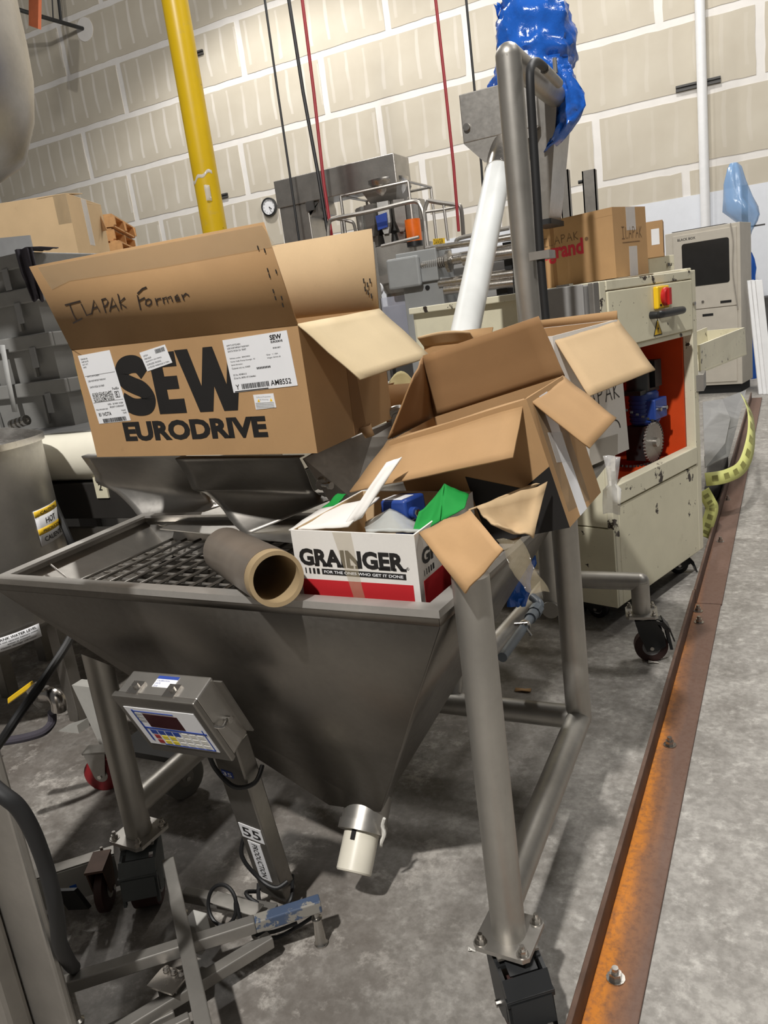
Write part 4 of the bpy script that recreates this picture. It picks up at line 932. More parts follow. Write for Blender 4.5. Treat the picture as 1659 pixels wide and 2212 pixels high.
MB().text('BLACK BOX', F(.16, -.0066, 1.905), F.x, F.z, w=.22, h=.03, bold=.02).build('lettering', 'ink', d1, smooth=0)
MB().sweep([F(cw-.10, -.01, chh), F(cw-.07, -.02, 1.8), F(cw-.08, -.02, 1.45), F(cw-.03, -.02, 1.0)], .008, 6, 6).build('cable', 'beige_dark', CT)
MB().box(.06, .7, .1, .45, chh, chh+.015, F).build('top_sheet', 'grey_dark', CT, smooth=0)
# open cream tray hinged in front of it
TR = bpy.data.objects.new('open_tray', None); COL.objects.link(TR); TR.parent = CM; TR['label'] = 'chipped cream tray sticking out beyond the machine'
ya, yb = 4.30, 5.40; e = V((-.22, .08, 0))
t0, t1 = at(1512, 745, Y=ya), at(1609, 707, Y=yb); b0, b1 = at(1515, 806, Y=ya), at(1613, 766, Y=yb)
MB().slab([t0, t1, b1, b0], .012).build('front_panel', 'cream_worn', TR, smooth=0)
MB().slab([b0, b1, b1+e, b0+e], .01).build('tray_floor', 'cream_plain', TR, smooth=0)
MB().slab([t1, t1+e, b1+e, b1], .01).build('end_panel', 'cream_worn', TR, smooth=0); MB().slab([t0+e, t1+e+V((0, 0, .02)), b1+e, b0+e], .01).build('rear_panel', 'cream_worn', TR, smooth=0)
MB().box(t0.x-.16, t0.x-.08, ya+.12, ya+.24, b0.z+.02, t0.z+.02).build('clamp_block', 'grey_box', TR, bevel=.004); MB().box(b0.x-.05, b0.x+.02, 4.13, ya+.03, b0.z-.07, b0.z+.01).build('hinge_bracket', 'galvanised', TR, smooth=0)
# white boards leaning by the cabinet
WBs = thing('leaning_boards', 'bundle of long white boards leaning upright right of the control cabinet', 'board', at(1650, 850, Z=0))
zt = at(1622, 608, Y=10.2)
for k in range(3):
    bx = at(1640+9*k, 852, Z=0.0); tx = at(1614+9*k, 606, Y=bx.y+.35); dd = tx-bx
    MB().obox(bx, V((.075, .02, 0)), dd, V((-.01, .03, .0))).build('board', 'white_paint', WBs, bevel=.004, smooth=0)
# blue bags and translucent pipe by the far cabinet
def bagmesh(levels, Y, depth, seed, name, mat, parent=None, n=22, amp=.05):
    rows = []
    for i, (y, xl, xr) in enumerate(levels):
        a_, b_ = at(xl, y, Y=Y), at(xr, y, Y=Y); c = (a_+b_)/2; rx = (b_-a_).length/2; r = []
        for k in range(n+1):
            t_ = 2*math.pi*(k % n)/n; dirv = V((math.cos(t_)*rx, math.sin(t_)*min(depth, rx*1.2), 0))
            wv = 1 + amp*2.4*noise.noise(V((math.cos(t_)*2.2+seed, math.sin(t_)*2.2, i*.8))) + amp*math.sin(7*t_+i*1.1)*.5
            r.append(c + dirv*wv)
        rows.append(r)
    return MB().grid(rows).build(name, mat, parent, smooth=70)
BG = bagmesh([(352, 1577, 1592), (362, 1570, 1600), (395, 1565, 1612), (430, 1563, 1620), (452, 1562, 1640), (468, 1580, 1642), (480, 1596, 1636), (500, 1600, 1625), (525, 1605, 1618)], 12.4, .25, 3, 'plastic_bag', 'pale_bag', n=40, amp=.11)
tag(BG, 'pale translucent blue bag over the post behind the control cabinet', 'plastic bag')
PP = thing('bagged_post', 'grey post with crossarm behind the control cabinet, inside the pale blue bag', 'post', at(1605, 470, Y=12.4)); zt = at(1608, 400, Y=12.4)
MB().box(zt.x-.04, zt.x+.04, 12.36, 12.44, 0, zt.z).build('post', 'grey_paint', PP, smooth=0); MB().box(zt.x-.1, zt.x+.25, 12.38, 12.42, zt.z-.56, zt.z-.54).build('crossarm', 'grey_dark', PP, smooth=0)

BD = bagmesh([(545, 1618, 1624), (560, 1616, 1630), (580, 1616, 1634), (596, 1617, 1632), (640, 1618, 1632), (700, 1617, 1632), (760, 1617, 1633), (806, 1616, 1634), (818.5, 1616, 1634)], 12.2, .2, 8, 'blue_roll', 'blue_tape'); tag(BD, 'dark blue wrapped roll standing behind the control cabinet below the pale bag', 'roll')
MB_ = MB().box(at(1648, 640, Y=15.9).x, at(1700, 640, Y=15.9).x, 15.7, 16.2, 0, at(1650, 640, Y=15.9).z); gd = MB_.build('grey_bin', 'grey_dark', None, bevel=.02); tag(gd, 'dark grey bin against the white wall at the picture edge', 'bin')

# ---- crumpled grey sheet and caution tape
GS = thing('folded_tarp', 'heap of folded grey tarpaulin on the floor beyond the cream machine', 'tarpaulin', at(1560, 1000, Z=0))
q = lambda x, y, Y: at(x, y, Y=Y)
def facet(pts): MB().slab([q(*p) for p in pts], .006).build('tarp_fold', 'grey_plastic', GS, smooth=0)
facet([(1518, 868, 6.6), (1560, 862, 6.8), (1578, 905, 6.3), (1520, 925, 6.0)]); facet([(1560, 862, 6.8), (1612, 842, 7.4), (1592, 920, 6.2), (1560, 930, 6.0)]); facet([(1520, 925, 6.0), (1578, 903, 6.3), (1566, 960, 5.6), (1522, 985, 5.3)])
facet([(1566, 930, 6.0), (1592, 920, 6.2), (1575, 985, 5.5), (1535, 1002, 5.2)]); facet([(1522, 985, 5.3), (1566, 958, 5.6), (1570, 985, 5.5), (1524, 1010, 5.1)])
mb = MB(); c0 = [q(1520, 1000, 5.3), q(1560, 985, 5.6), q(1600, 900, 6.6), q(1530, 900, 6.5)]; mb.slab([V((min(p.x, -.34+.0287*(p.y-1.3)-.05), p.y, .01)) for p in c0], .15); mb.build('tarp_core', 'grey_dark', GS)
def tape(pts, name, label, w=.08):
    P = spline([V(p) for p in pts], 8); r = thing(name, label, 'caution tape', pts[0]); rows = [[], []]
    for i, p in enumerate(P):
        t_ = (P[min(i+1, len(P)-1)]-P[max(i-1, 0)]).normalized(); s_ = t_.cross(V((.55, -.8, .25))).normalized(); rows[0].append(p - s_*w/2); rows[1].append(p + s_*w/2)
    MB().grid([rows[0], rows[1]]).build('tape_strip', 'warn_tape', r, solid=.001)
    mb = MB()
    for i in range(3, len(P)-3, 4):
        a_, b_ = rows[0][i], rows[1][i]; c_, d_ = rows[0][i+2], rows[1][i+2]; nn = (b_-a_).cross(c_-a_).normalized()
        if nn.dot(CAM-a_) < 0: nn = -nn
        mb.add([lerp(a_, b_, .28)+nn*.002, lerp(a_, b_, .72)+nn*.002, lerp(c_, d_, .72)+nn*.002, lerp(c_, d_, .28)+nn*.002], [(0, 1, 2, 3)])
    mb.build('printed_word', 'ink_olive', r, smooth=0)['kind'] = 'stuff'
    return r
plain('warn_tape', (208, 210, 128), .5, var=.08); plain('ink_olive', (138, 136, 76), .6)
tape([q(1606, 858, 6.5), q(1621, 895, 5.9), q(1622, 950, 5.3), q(1605, 1005, 5.0), q(1570, 1028, 4.85), q(1524, 1036, 4.8)], 'caution_tape', 'yellow printed caution tape hanging in a loop beside the grey tarpaulin')
tape([q(1519, 1060, 4.7), q(1533, 1085, 4.7), q(1538, 1100, 4.7), q(1528, 1135, 4.65), q(1522, 1160, 4.6)], 'caution_tape', 'short yellow tape end dropping behind the corner of the cream machine')

# ================================================================== STEEL CURB
CB = thing('steel_curb', 'long rusty steel angle bolted to the floor', 'curb', (-.30, 1.3, 0))
def curb_x(y): return -.362 + .0287*(y-1.3)
def seg(y0, y1, dx, z=0):
    fr = Fr((curb_x(y0)+dx, y0, z), rotm(math.degrees(math.atan2(-.0287, 1)))); L_ = (y1-y0)
    a_ = MB().box(.008, .118, 0, L_, 0, .011, fr).build('base_flange', 'rust', CB, bevel=.003, smooth=0)
    b_ = MB().box(-.004, .008, 0, L_, 0, .078, fr).build('upright_flange', 'rust_dark', CB, bevel=.002, smooth=0)
    # object coordinates across the flange drive the rust bands
    return fr
seg(.75, 3.655, 0); seg(3.660, 10.2, .004, .002)
for x, y in ((1330, 2113), (1447, 1609), (1510, 1344), (1508, 1320), (1556, 1170), (1572, 1080)):
    p = at(x, y, Z=.012); bolt(V((p.x, p.y, .012)), CB, r=.014, h=.016)

# ================================================================== BLUE BAG ON THE CONVEYOR HEAD
levels = [(-46, 1140, 1150), (-40, 1115, 1185), (-20, 1095, 1205), (5, 1086, 1216), (30, 1082, 1224), (60, 1080, 1231), (95, 1077, 1236), (120, 1076, 1238), (145, 1073, 1238), (170, 1064, 1238), (190, 1056, 1236), (206, 1050, 1230), (222, 1046, 1205)]
bg = thing('bagged_motor', 'conveyor head motor wrapped in a shiny bright blue plastic bag', 'motor', at(1150, 222, Y=3.64))
mb = MB(); rows = []
lv = []
for i in range(len(levels)-1):
    for j in range(3):
        q_ = j/3; lv.append(tuple(levels[i][k]*(1-q_) + levels[i+1][k]*q_ for k in range(3)))
lv.append(levels[-1])
for i, (y, xl, xr) in enumerate(lv):
    a_, b_ = at(xl, y, Y=3.68), at(xr, y, Y=3.68); c = (a_+b_)/2; rx = (b_-a_).length/2; r = []
    for k in range(49):
        t_ = 2*math.pi*(k % 48)/48; cx_, sy_ = math.cos(t_), math.sin(t_)
        w_ = 1 + .16*noise.noise(V((cx_*2.6, sy_*2.6, i*.34))) + .07*noise.noise(V((cx_*7+5, sy_*7, i*.9 + cx_*3)))
        r.append(c + V((cx_*rx*w_, sy_*min(.165, rx)*w_, .012*noise.noise(V((cx_*5, sy_*5, i*.7))))))
    rows.append(r)
mb.grid(rows); mb.build('bag', 'blue_bag', bg, smooth=40)
# loose tail of the bag
Lc = [(1196, 150), (1204, 175), (1200, 205), (1194, 240), (1189, 275), (1184, 305), (1180, 331)]; Rc = [(1236, 140), (1240, 165), (1262, 200), (1266, 228), (1250, 262), (1220, 300), (1181, 333)]
rows = []
for i in range(25):
    f_ = i/24*6; k = min(int(f_), 5); q_ = f_-k; l = [Lc[k][j]*(1-q_)+Lc[k+1][j]*q_ for j in (0, 1)]; r = [Rc[k][j]*(1-q_)+Rc[k+1][j]*q_ for j in (0, 1)]
    rows.append([at(l[0]*(1-j/12)+r[0]*j/12, l[1]*(1-j/12)+r[1]*j/12, Y=3.52) + V((0, -.05*math.sin(math.pi*j/12) + .03*noise.noise(V((i*.35, j*.5, 4))), 0)) for j in range(13)])
MB().grid(rows).build('bag_tail', 'blue_bag', bg, solid=.0015, smooth=60)
rows = [[at(1066+(18)*j/4*(1-i/5)+10*i/5, 8+30*i/5+3*math.sin(j*2), Y=3.62)+V((0, .01*math.sin(j*2+i), 0)) for j in range(5)] for i in range(6)]
MB().grid(rows).build('bag_corner', 'blue_bag', bg, solid=.0015, smooth=60)
MB().tube((-.90, 3.66, 2.374), (-.90, 3.66, 2.72), .085, n=20).build('motor_can', 'blue_motor', bg)
# blue bag under the leaning carton
rows = [[at(1098+ (60-20*i/6)*j/6 + 4*math.sin(i*2+j), 1200+110*i/6, Y=2.02) + V((0, .02*noise.noise(V((i*.8, j*.8, 9))), 0)) for j in range(7)] for i in range(7)]
ub = MB().grid(rows).build('plastic_bag', 'blue_bag', None, solid=.002, smooth=60); tag(ub, 'crumpled blue plastic sheet hanging below the cartons beside the rear hopper post', 'plastic bag')

# ================================================================== YELLOW PILLAR, CONDUIT, CABLES, CLOCK
YP = thing('yellow_pillar', 'tall yellow painted round steel pillar with worn paint', 'pillar', (-3.06, 4.2, 0))
chipped('yellow_worn', (206, 170, 18), (60, 46, 30), .70, 5, .35)
MB().tube((-3.06, 4.2, .012), (-3.06, 4.2, 7.5), .077, n=36).build('shaft', 'yellow_worn', YP)
MB().box(-3.26, -2.86, 4.0, 4.4, 0, .014).build('base_plate', 'yellow_paint', YP, smooth=0)
zt = at(440, 385, Y=4.125).z; mb = MB()
mb.grid([[V((-3.06+.078*math.cos(a_), 4.2+.078*math.sin(a_), zt + .008*math.sin(a_*7) + .010*i + .03*math.cos(a_))) for a_ in [math.radians(200+140*k/20) for k in range(21)]] for i in range(3)])
p = at(440, 400, Y=4.118); mb.grid([[p + V((.012*j, -.012*j*(1-j), -.03*i + .006*math.sin(j*3))) for j in range(3)] for i in range(4)])
mb.build('tape_band', 'clear_film', YP, solid=.001)
p0, p1 = at(1510, 0, Y=16.1), at(1524, 470, Y=16.1)
MB().tube((p1.x, 16.12, 0), (p1.x, 16.12, 11), .085, n=20).build('wall_pipe', 'white_paint', None); tag(bpy.data.objects['wall_pipe'], 'long white vertical pipe running up the drywall', 'pipe')
for (xa, ya, xb, yb), lb in (((1460, 193, 1557, 172), 'dark slotted strut fixed across the white wall pipe'), ((421, 118, 439, 112), 'short dark bracket on the wall, upper one beside the yellow pillar'), ((478, 426, 492, 420), 'short dark bracket on the wall, lower one beside the yellow pillar')):
    a_, b_ = at(xa, ya, Y=16.28), at(xb, yb, Y=16.28); zc = (a_.z+b_.z)/2
    st = MB().box(a_.x, b_.x, 16.24, 16.30, zc-.05, zc-.015); st.box(a_.x, b_.x, 16.24, 16.30, zc+.015, zc+.05); st.box(a_.x, b_.x, 16.28, 16.30, zc-.05, zc+.05); o_ = st.build('wall_strut', 'grey_dark', None, smooth=0); tag(o_, lb, 'strut')
CK = thing('wall_clock', 'round black framed wall clock with white face', 'clock', at(583, 447, Y=16.2)); c = at(583, 447, Y=16.25); n = V((0, -1, 0))
MB().lathe([(.20, 0), (.20, .06), (.172, .07), (.172, .03)], axis_frame(c, n), 36).build('frame', 'black_plastic', CK)
MB().lathe([(.174, 0), (.174, .035)], axis_frame(c, n), 36).build('dial', 'label_paper', CK); nn = -.04; mb = MB()
for k in range(12):
    aa = k*math.pi/6; q_ = c + V((.14*math.sin(aa), nn, .14*math.cos(aa))); s_ = str(k if k else 12); mb.text(s_, q_ + V((-.012, 0, -.015)), (1, 0, 0), (0, 0, 1), h=.03, lift=0)
mb.build('numerals', 'ink', CK, smooth=0)
for aa, L_, w_ in ((-70, .09, .016), (-40, .13, .010)):
    aa = math.radians(aa+200); dv2 = V((math.sin(aa), 0, math.cos(aa))); MB().ribbon([c + V((0, -.044, 0)), c + V((0, -.044, 0)) + dv2*L_], w_, (0, -1, 0)).build('hand', 'ink', CK, solid=.002)
def cable(pts, name, mat, label, r): o_ = MB().sweep(pts, r, 8, 1).build(name, mat, None); tag(o_, label, 'cable', 'cables hanging from the ceiling'); return o_
cable([at(560, -80, Y=9.6), at(572, 0, Y=9.6), at(600, 200, Y=9.6), at(628, 390, Y=9.6), at(650, 545, Y=9.6)], 'hanging_cable', 'cable_black', 'thin black cable hanging in front of the steel elevator column, first of the cables', .016)
cable([at(610, -80, Y=9.6), at(624, 0, Y=9.6), at(655, 200, Y=9.6), at(688, 380, Y=9.6), at(706, 490, Y=9.6), at(712, 520, Y=9.6)], 'hanging_cable', 'cable_black', 'thicker black cable hanging just left of the red cable by the platform rail', .024)
cable([at(640, -80, Y=9.6), at(653, 0, Y=9.6), at(678, 200, Y=9.6), at(700, 400, Y=9.6), at(718, 520, Y=9.6)], 'hanging_cable', 'cable_red', 'red cable hanging beside the thicker black cable, meeting the platform rail', .022)
cable([at(930, -80, Y=9.0), at(941, 0, Y=9.0), at(960, 170, Y=9.0), at(980, 360, Y=9.0), at(991, 500, Y=9.0)], 'hanging_cable', 'cable_red', 'red cable hanging left of the conveyor head, behind the rail', .018)
cable([at(1003, -80, Y=9.0), at(1007, 0, Y=9.0), at(1023, 170, Y=9.0), at(1040, 360, Y=9.0), at(1047, 460, Y=9.0), at(1052, 520, Y=9.0)], 'hanging_cable', 'cable_black', 'thin black cable hanging nearest the conveyor head', .014)
# sprinkler stub and orange beam top left
p0, p1 = at(60, 28, Y=16.0), at(180, 62, Y=16.3)
sk_ = thing('sprinkler_pipe', 'thin dark sprinkler pipe entering a plaster patch on the wall', 'pipe', p0)
MB().sweep([at(-60, -10, Y=13.5), at(70, 30, Y=14.6), p1], .045, 10).build('pipe', 'black_plastic', sk_); MB().sweep([at(132, 48, Y=15.6), at(120, -60, Y=15.6)], .035, 8).build('hanger_rod', 'black_plastic', sk_)
MB().sweep([at(115, 42, Y=15.3), at(110, -60, Y=15.3)], .015, 8).build('hanger_rod', 'black_plastic', sk_)
RB = thing('rack_beam', 'orange rack upright end high in the upper corner', 'rack', at(70, 20, Y=13)); q_ = [at(62, -60, Y=13), at(84, -60, Y=13), at(82, 62, Y=13), at(62, 55, Y=13)]
MB().slab(q_, .08).build('upright', 'rust_orange', RB, smooth=0) if 'rust_orange' in MATS else MB().slab(q_, .08).build('upright', plain('rust_orange', (142, 74, 44), .6), RB, smooth=0)

# ================================================================== BACKGROUND PACKAGING LINE
# bucket elevator
EL = thing('bucket_elevator', 'stainless elevator with tall column, long top housing and discharge funnel', 'elevator', (-5.9, 10, 0)); Y0, Y1 = 10.0, 10.5
a_, b_, c_, d_ = at(590, 390, Y=Y0), at(832, 336, Y=Y0), at(838, 393, Y=Y0), at(604, 455, Y=Y0); zt = (a_.z+b_.z)/2; zb = (c_.z+d_.z)/2
MB().box(a_.x, b_.x+.12, Y0, Y1, zb, zt).build('top_housing', 'stainless', EL, bevel=.01, smooth=0)
MB().box(a_.x+.02, at(672, 500, Y=Y0).x, Y0+.02, Y1, 0, zb).build('column', 'stainless', EL, bevel=.01, smooth=0)
x0_, x1_ = at(650, 450, Y=Y0).x, at(690, 430, Y=Y0).x
MB().prism([(0, 0), (x1_-x0_, .02), (x1_-x0_, .09), (x1_-x0_-.02, .2), (.12, .2), (-.05, -.12)], V((x0_, Y0+.05, zb-.2)), (1, 0, 0), (0, 0, 1), (0, 1, 0), .4).build('knee_housing', 'stainless', EL, smooth=0)
for k in (0, 1): MB().box(x0_+.1+.22*k, x0_+.22+.22*k, Y0-.03, Y0+.0, zb-.12, zb+.0).build('hinge', 'grey_dark', EL, smooth=0)
fx0, fx1 = b_.x-.42, b_.x+.12; fc = (fx0+fx1)/2+.02; mb = MB()
tp_ = [V((fx0, Y0, zb)), V((fx1, Y0, zb)), V((fx1, Y1, zb)), V((fx0, Y1, zb))]; bt = [V((fc-.12, Y0+.14, zb-.36)), V((fc+.12, Y0+.14, zb-.36)), V((fc+.12, Y1-.14, zb-.36)), V((fc-.12, Y1-.14, zb-.36))]
for i in range(4): mb.add([tp_[i], tp_[(i+1) % 4], bt[(i+1) % 4], bt[i]], [(0, 1, 2, 3)])
mb.build('discharge_funnel', 'stainless_dark', EL, smooth=0)
# multihead weigher
WG = thing('multihead_weigher', 'round multihead weigher with ring of steel buckets and orange beacon under the elevator funnel', 'weigher', (fc, 10.25, 0))
wc = V((fc, 10.25, 0)); z1, z2 = at(845, 455, Y=10.25).z, at(845, 520, Y=10.25).z
MB().lathe([(.14, 0), (.30, .28), (.30, .33)], Fr((wc.x, wc.y, z1+.06)), 20).build('infeed_cone', 'stainless_bright', WG); MB().tube((wc.x, wc.y, z1-.1), (wc.x, wc.y, z1+.1), .17, n=20).build('infeed_sleeve', 'cream_plain', WG)
MB().tube((wc.x, wc.y, z2-.1), (wc.x, wc.y, z1), .28, n=24).build('core_body', 'grey_dark', WG)
for k in range(14):
    aa = 2*math.pi*k/14; f = Fr((wc.x+.36*math.cos(aa), wc.y+.36*math.sin(aa), (z1+z2)/2+.02), rotm(math.degrees(aa)-90))
    MB().prism([(-.075, .24), (.075, .24), (.075, -.02), (.03, -.16), (-.03, -.16), (-.075, -.02)], f(0, 0, 0), f.x, f.z, f.y, .12).build('bucket', 'weigher_steel' if k % 2 else 'stainless', WG, smooth=0)
    MB().prism([(-.06, 0), (.06, 0), (.04, -.13), (-.04, -.13)], f(0, -.06, -.16), f.x, f.z, f.y, .12).build('lower_bucket', 'stainless_dark', WG, smooth=0)
bp = at(893, 497, Y=9.72); MB().tube(bp - V((0, 0, .14)), bp + V((0, 0, .13)), .10, n=20).build('beacon', 'orange_lens', WG); MB().tube(bp - V((0, 0, .2)), bp - V((0, 0, .14)), .105, n=20).build('beacon_base', 'black_plastic', WG)
bp = at(826, 478, Y=9.74); MB().slab([bp + V((-.09, 0, .08)), bp + V((.07, 0, .1)), bp + V((.06, 0, -.08)), bp + V((-.08, 0, -.1))], .02).build('display', 'blue_print', WG, smooth=0)
MB().tube((wc.x, wc.y, z2-.7), (wc.x, wc.y, z2-.1), .2, .55, 24).build('collecting_cone', 'weigher_steel', WG); MB().tube((wc.x, wc.y, 0), (wc.x, wc.y, z2-.7), .2, n=20).build('drop_tube', 'stainless', WG)
mb_pts = [(wc.x-.55, 9.9), (wc.x+.45, 9.9), (wc.x+.45, 10.7), (wc.x-.55, 10.7)]
for k, (x, y) in enumerate(mb_pts): MB().tube((x, y, z2-.5), (x, y, z1+.26), .02, n=8).build('guard_post', 'stainless', WG)
for k in range(4): a_, b_ = mb_pts[k], mb_pts[(k+1) % 4]; MB().tube((*a_, z1+.26), (*b_, z1+.26), .018, n=8).build('guard_rail', 'stainless', WG)
# platform with rails
PL = thing('work_platform', 'steel work platform with bent tube handrails around the weigher', 'platform', (-4.5, 9.5, 0))
pz = at(800, 600, Y=9.4).z; MB().box(-5.5, -2.9, 9.35, 11.2, pz-.1, pz).build('deck', 'galvanised', PL, smooth=0)
for x in (-5.4, -3.0):
    for y in (9.45, 11.1): MB().box(x-.05, x+.05, y-.05, y+.05, 0, pz-.1).build('leg', 'grey_paint', PL, smooth=0)
def rail(px, Y, r=.026): return MB().sweep([at(x, y, Y=Y) for x, y in px], r, 8, 6).build('handrail', 'stainless', PL)
rail([(710, 560), (709, 500), (711, 482), (724, 472), (800, 457), (880, 437), (900, 436), (909, 446), (916, 470), (925, 540)], 9.4)
rail([(724, 472), (755, 478), (765, 486), (772, 525)], 9.9, .022); rail([(738, 478), (742, 530)], 9.9, .02); rail([(920, 540), (917, 470), (919, 448), (925, 433)], 9.4)
rail([(925, 433), (945, 437), (985, 443), (996, 452), (1001, 510)], 9.4); rail([(918, 458), (960, 452), (985, 447)], 9.4, .018); rail([(958, 440), (968, 520)], 9.4, .018); rail([(824, 532), (905, 512)], 9.3, .02)
YS = MB().slab([at(935, 516, Y=9.3), at(960, 514, Y=9.3), at(961, 529, Y=9.3), at(936, 531, Y=9.3)], .01).build('warning_plate', 'warn_yellow', PL, smooth=0)
a_, b_ = at(938, 528, Y=9.28), at(958, 526, Y=9.28); MB().text('DANGER', a_, (b_-a_), (0, 0, 1), w=(b_-a_).length, h=.06, lift=.002).build('lettering', 'ink', YS, smooth=0)
# grey flow wrapper with rollers in front of it
FW = thing('film_wrapper', 'grey flow wrapping machine with threaded film rollers and clear guard', 'machine', (-2.6, 7.2, 0)); Y0 = 6.9
a_, b_ = at(832, 562, Y=Y0), at(908, 610, Y=Y0); MB().box(a_.x, b_.x, Y0, Y0+.06, b_.z-.03, a_.z).build('roller_cover', 'grey_paint', FW, bevel=.02, smooth=0)
MB().box(a_.x+.08, b_.x+.16, Y0+.06, Y0+.5, b_.z, a_.z+.04).build('drive_housing', 'grey_paint', FW, bevel=.01, smooth=0)
x0_, x1_ = at(880, 700, Y=Y0+.1).x, at(965, 700, Y=Y0+.1).x; MB().box(x0_, x1_, Y0+.1, Y0+.5, 0, b_.z+.02).build('pedestal', 'grey_paint', FW, bevel=.01, smooth=0); mx = (x0_+x1_)/2
MB().tube((mx+.05, Y0+.09, at(915, 622, Y=Y0).z), (mx+.05, Y0+.11, at(915, 622, Y=Y0).z), .022, n=14).build('hole_plug', 'black_matte', FW)
def roller(xa, ya, xb, yb, r, mt='stainless_bright', Y=Y0+.1):
    o_ = MB().tube(at(xa, ya, Y=Y), at(xb, yb, Y=Y+.05), r, n=18).build('roller', mt, FW); return o_
roller(905, 575, 1150, 530, .045); roller(920, 538, 1140, 508, .028); roller(948, 612, 1110, 590, .04); roller(960, 627, 1110, 610, .045); roller(1000, 560, 1140, 540, .06); roller(1030, 525, 1140, 505, .03)
p = at(962, 566, Y=Y0+.1); MB().lathe([(.05, 0), (.10, .02), (.10, .05), (.05, .07)], axis_frame(p, (1, .05, .0)), 10).build('hand_nut', 'bolt_metal', FW)
mb = MB()
for k in range(14): q_ = at(910+4.2*k, 574-0.75*k, Y=Y0+.1); mb.ring(q_ - V((.004, 0, 0)), q_ + V((.004, 0, 0)), .052, .044, 14)
mb.build('thread', 'galvanised', FW)['kind'] = 'stuff'
for x, y in ((1085, 640), (1120, 600), (1100, 560)): p = at(x, y, Y=Y0+.2); MB().box(p.x-.05, p.x+.05, p.y, p.y+.2, p.z-.15, p.z+.15).build('roller_bracket', 'black_plastic', FW, smooth=0)
x0_, x1_ = at(938, 700, Y=Y0+.3).x, at(1110, 700, Y=Y0+.3).x; zt = at(1000, 660, Y=Y0+.3).z; MB().box(x0_, x1_, Y0+.3, Y0+.9, 0, zt).build('base_cabinet', 'grey_paint', FW, bevel=.01, smooth=0)
MB().box(x0_+.1, x1_+.6, Y0+.5, Y0+.8, zt, zt+.50).build('rear_frame', 'grey_box', FW, bevel=.01, smooth=0)
rail_f = MB().sweep([at(985, 525, Y=Y0+.3), at(992, 515, Y=Y0+.3), at(1040, 504, Y=Y0+.3), at(1100, 492, Y=Y0+.3)], .02, 8, 5).build('guard_tube', 'stainless', FW)
x0_, x1_ = at(815, 640, Y=Y0+.15).x, at(885, 640, Y=Y0+.15).x; MB().box(x0_, x1_, Y0+.2, Y0+.21, at(850, 735, Y=Y0+.2).z, at(850, 640, Y=Y0+.2).z).build('clear_guard', 'clear_guard', FW, smooth=0)
MB().box(x0_-.02, x0_+.01, Y0+.2, Y0+.23, 0, at(820, 520, Y=Y0+.2).z).build('guard_post', 'galvanised', FW, smooth=0)
MB().box(x0_-.3, x1_+.05, Y0+.5, Y0+1.1, 0, at(850, 660, Y=Y0+.5).z).build('infeed_cabinet', 'grey_dark', FW, bevel=.01, smooth=0)
p = at(815, 625, Y=Y0+.3); MB().tube(p, p - V((0, .04, 0)), .07, n=20).build('gauge', 'label_paper', FW)
FB = Carton('flat_carton', 'small brown carton behind the leaning carton, left of the white tube', (at(925, 705, Y=5.6).x, 5.6, .0, .42, .35, at(940, 697, Y=5.6).z, -8, 0, 0), 'kraft', None)
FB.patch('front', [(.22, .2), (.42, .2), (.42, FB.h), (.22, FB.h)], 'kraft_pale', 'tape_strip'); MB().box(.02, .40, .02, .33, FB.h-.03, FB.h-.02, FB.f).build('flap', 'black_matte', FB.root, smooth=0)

# ================================================================== FLOOR SCALE WITH INDICATOR
SL = thing('floor_scale', 'stainless weighing indicator on a leaning post with crossed bar base', 'scale', (-1.19, 1.36, 0))
I_ = Fr((-1.258, 1.15, .62), rotm(-1.1, 22.14, -2.5)); iw, idp, ih = .229, .076, .181
ib = MB().box(0, iw, .014, idp, 0, ih, I_).build('indicator_case', 'stainless', SL, bevel=.004, smooth=0)
MB().box(-.004, iw+.004, 0, .015, -.004, ih+.004, I_).build('case_lid', 'stainless_dark', ib, bevel=.003, smooth=0)
kp = MB().box(.012, .214, -.0012, 0, .026, .152, I_).build('keypad', 'label_paper', SL, smooth=0)
def ik(name, mat, u0, u1, v0, v1, l=.0022): return MB().box(u0, u1, -l, -.001, v0, v1, I_).build(name, mat, kp, smooth=0)
ik('display_window', 'display_red', .057, .157, .091, .134); ik('brand_bar', 'blue_print', .030, .212, .083, .0875); ik('border_line', 'blue_print', .030, .035, .040, .145); ik('border_line', 'blue_print', .204, .2065, .030, .098); ik('border_line', 'blue_print', .060, .206, .029, .0315)
ik('border_line', 'blue_print', .030, .150, .1395, .142)
for k in range(4): ik('key', 'blue_print', .044+.022*k, .062+.022*k, .066, .079)
for j in range(3):
    for k in range(7):
        if j == 0 and k < 4: continue
        mt = 'key_white' if k >= 3 else ('key_red' if k == 0 else 'key_yellow')
        if j and k == 0 and j == 2: mt = 'key_red'
        if k >= 3 or (j in (1, 2) and k < 3): ik('key', mt, .046+.0225*k, .062+.0225*k, .067-.0165*j-(.0 if j == 0 else 0), .078-.0165*j)
for k in range(3): ik('annunciator', 'label_grey', .034, .054, .108+.010*k, .115+.010*k)
for u in (.05, .155):
    f = I_.sub(u, .030, ih); lt = MB().box(-.016, .016, -.02, .014, 0, .006, f).build('lid_clamp', 'stainless_bright', SL, smooth=0); MB().lathe([(.007, .006), (.007, .012)], f, 12).build('clamp_screw', 'bolt_metal', lt)
cs = MB().box(.088, .148, .036, .066, ih, ih+.0012, I_).build('calibration_sticker', 'label_paper', SL, smooth=0); MB().box(.088, .148, .058, .066, ih+.0012, ih+.0018, I_).build('sticker_header', 'blue_print', cs, smooth=0)
mb = MB()
for i, s_ in enumerate(('CALIBRATION', 'DATE', 'DUE')): mb.text(s_, I_(.092, .051-.007*i, ih+.0014), I_.x, I_.y, h=.004, lift=0)
mb.build('print', 'blue_print', cs, smooth=0)
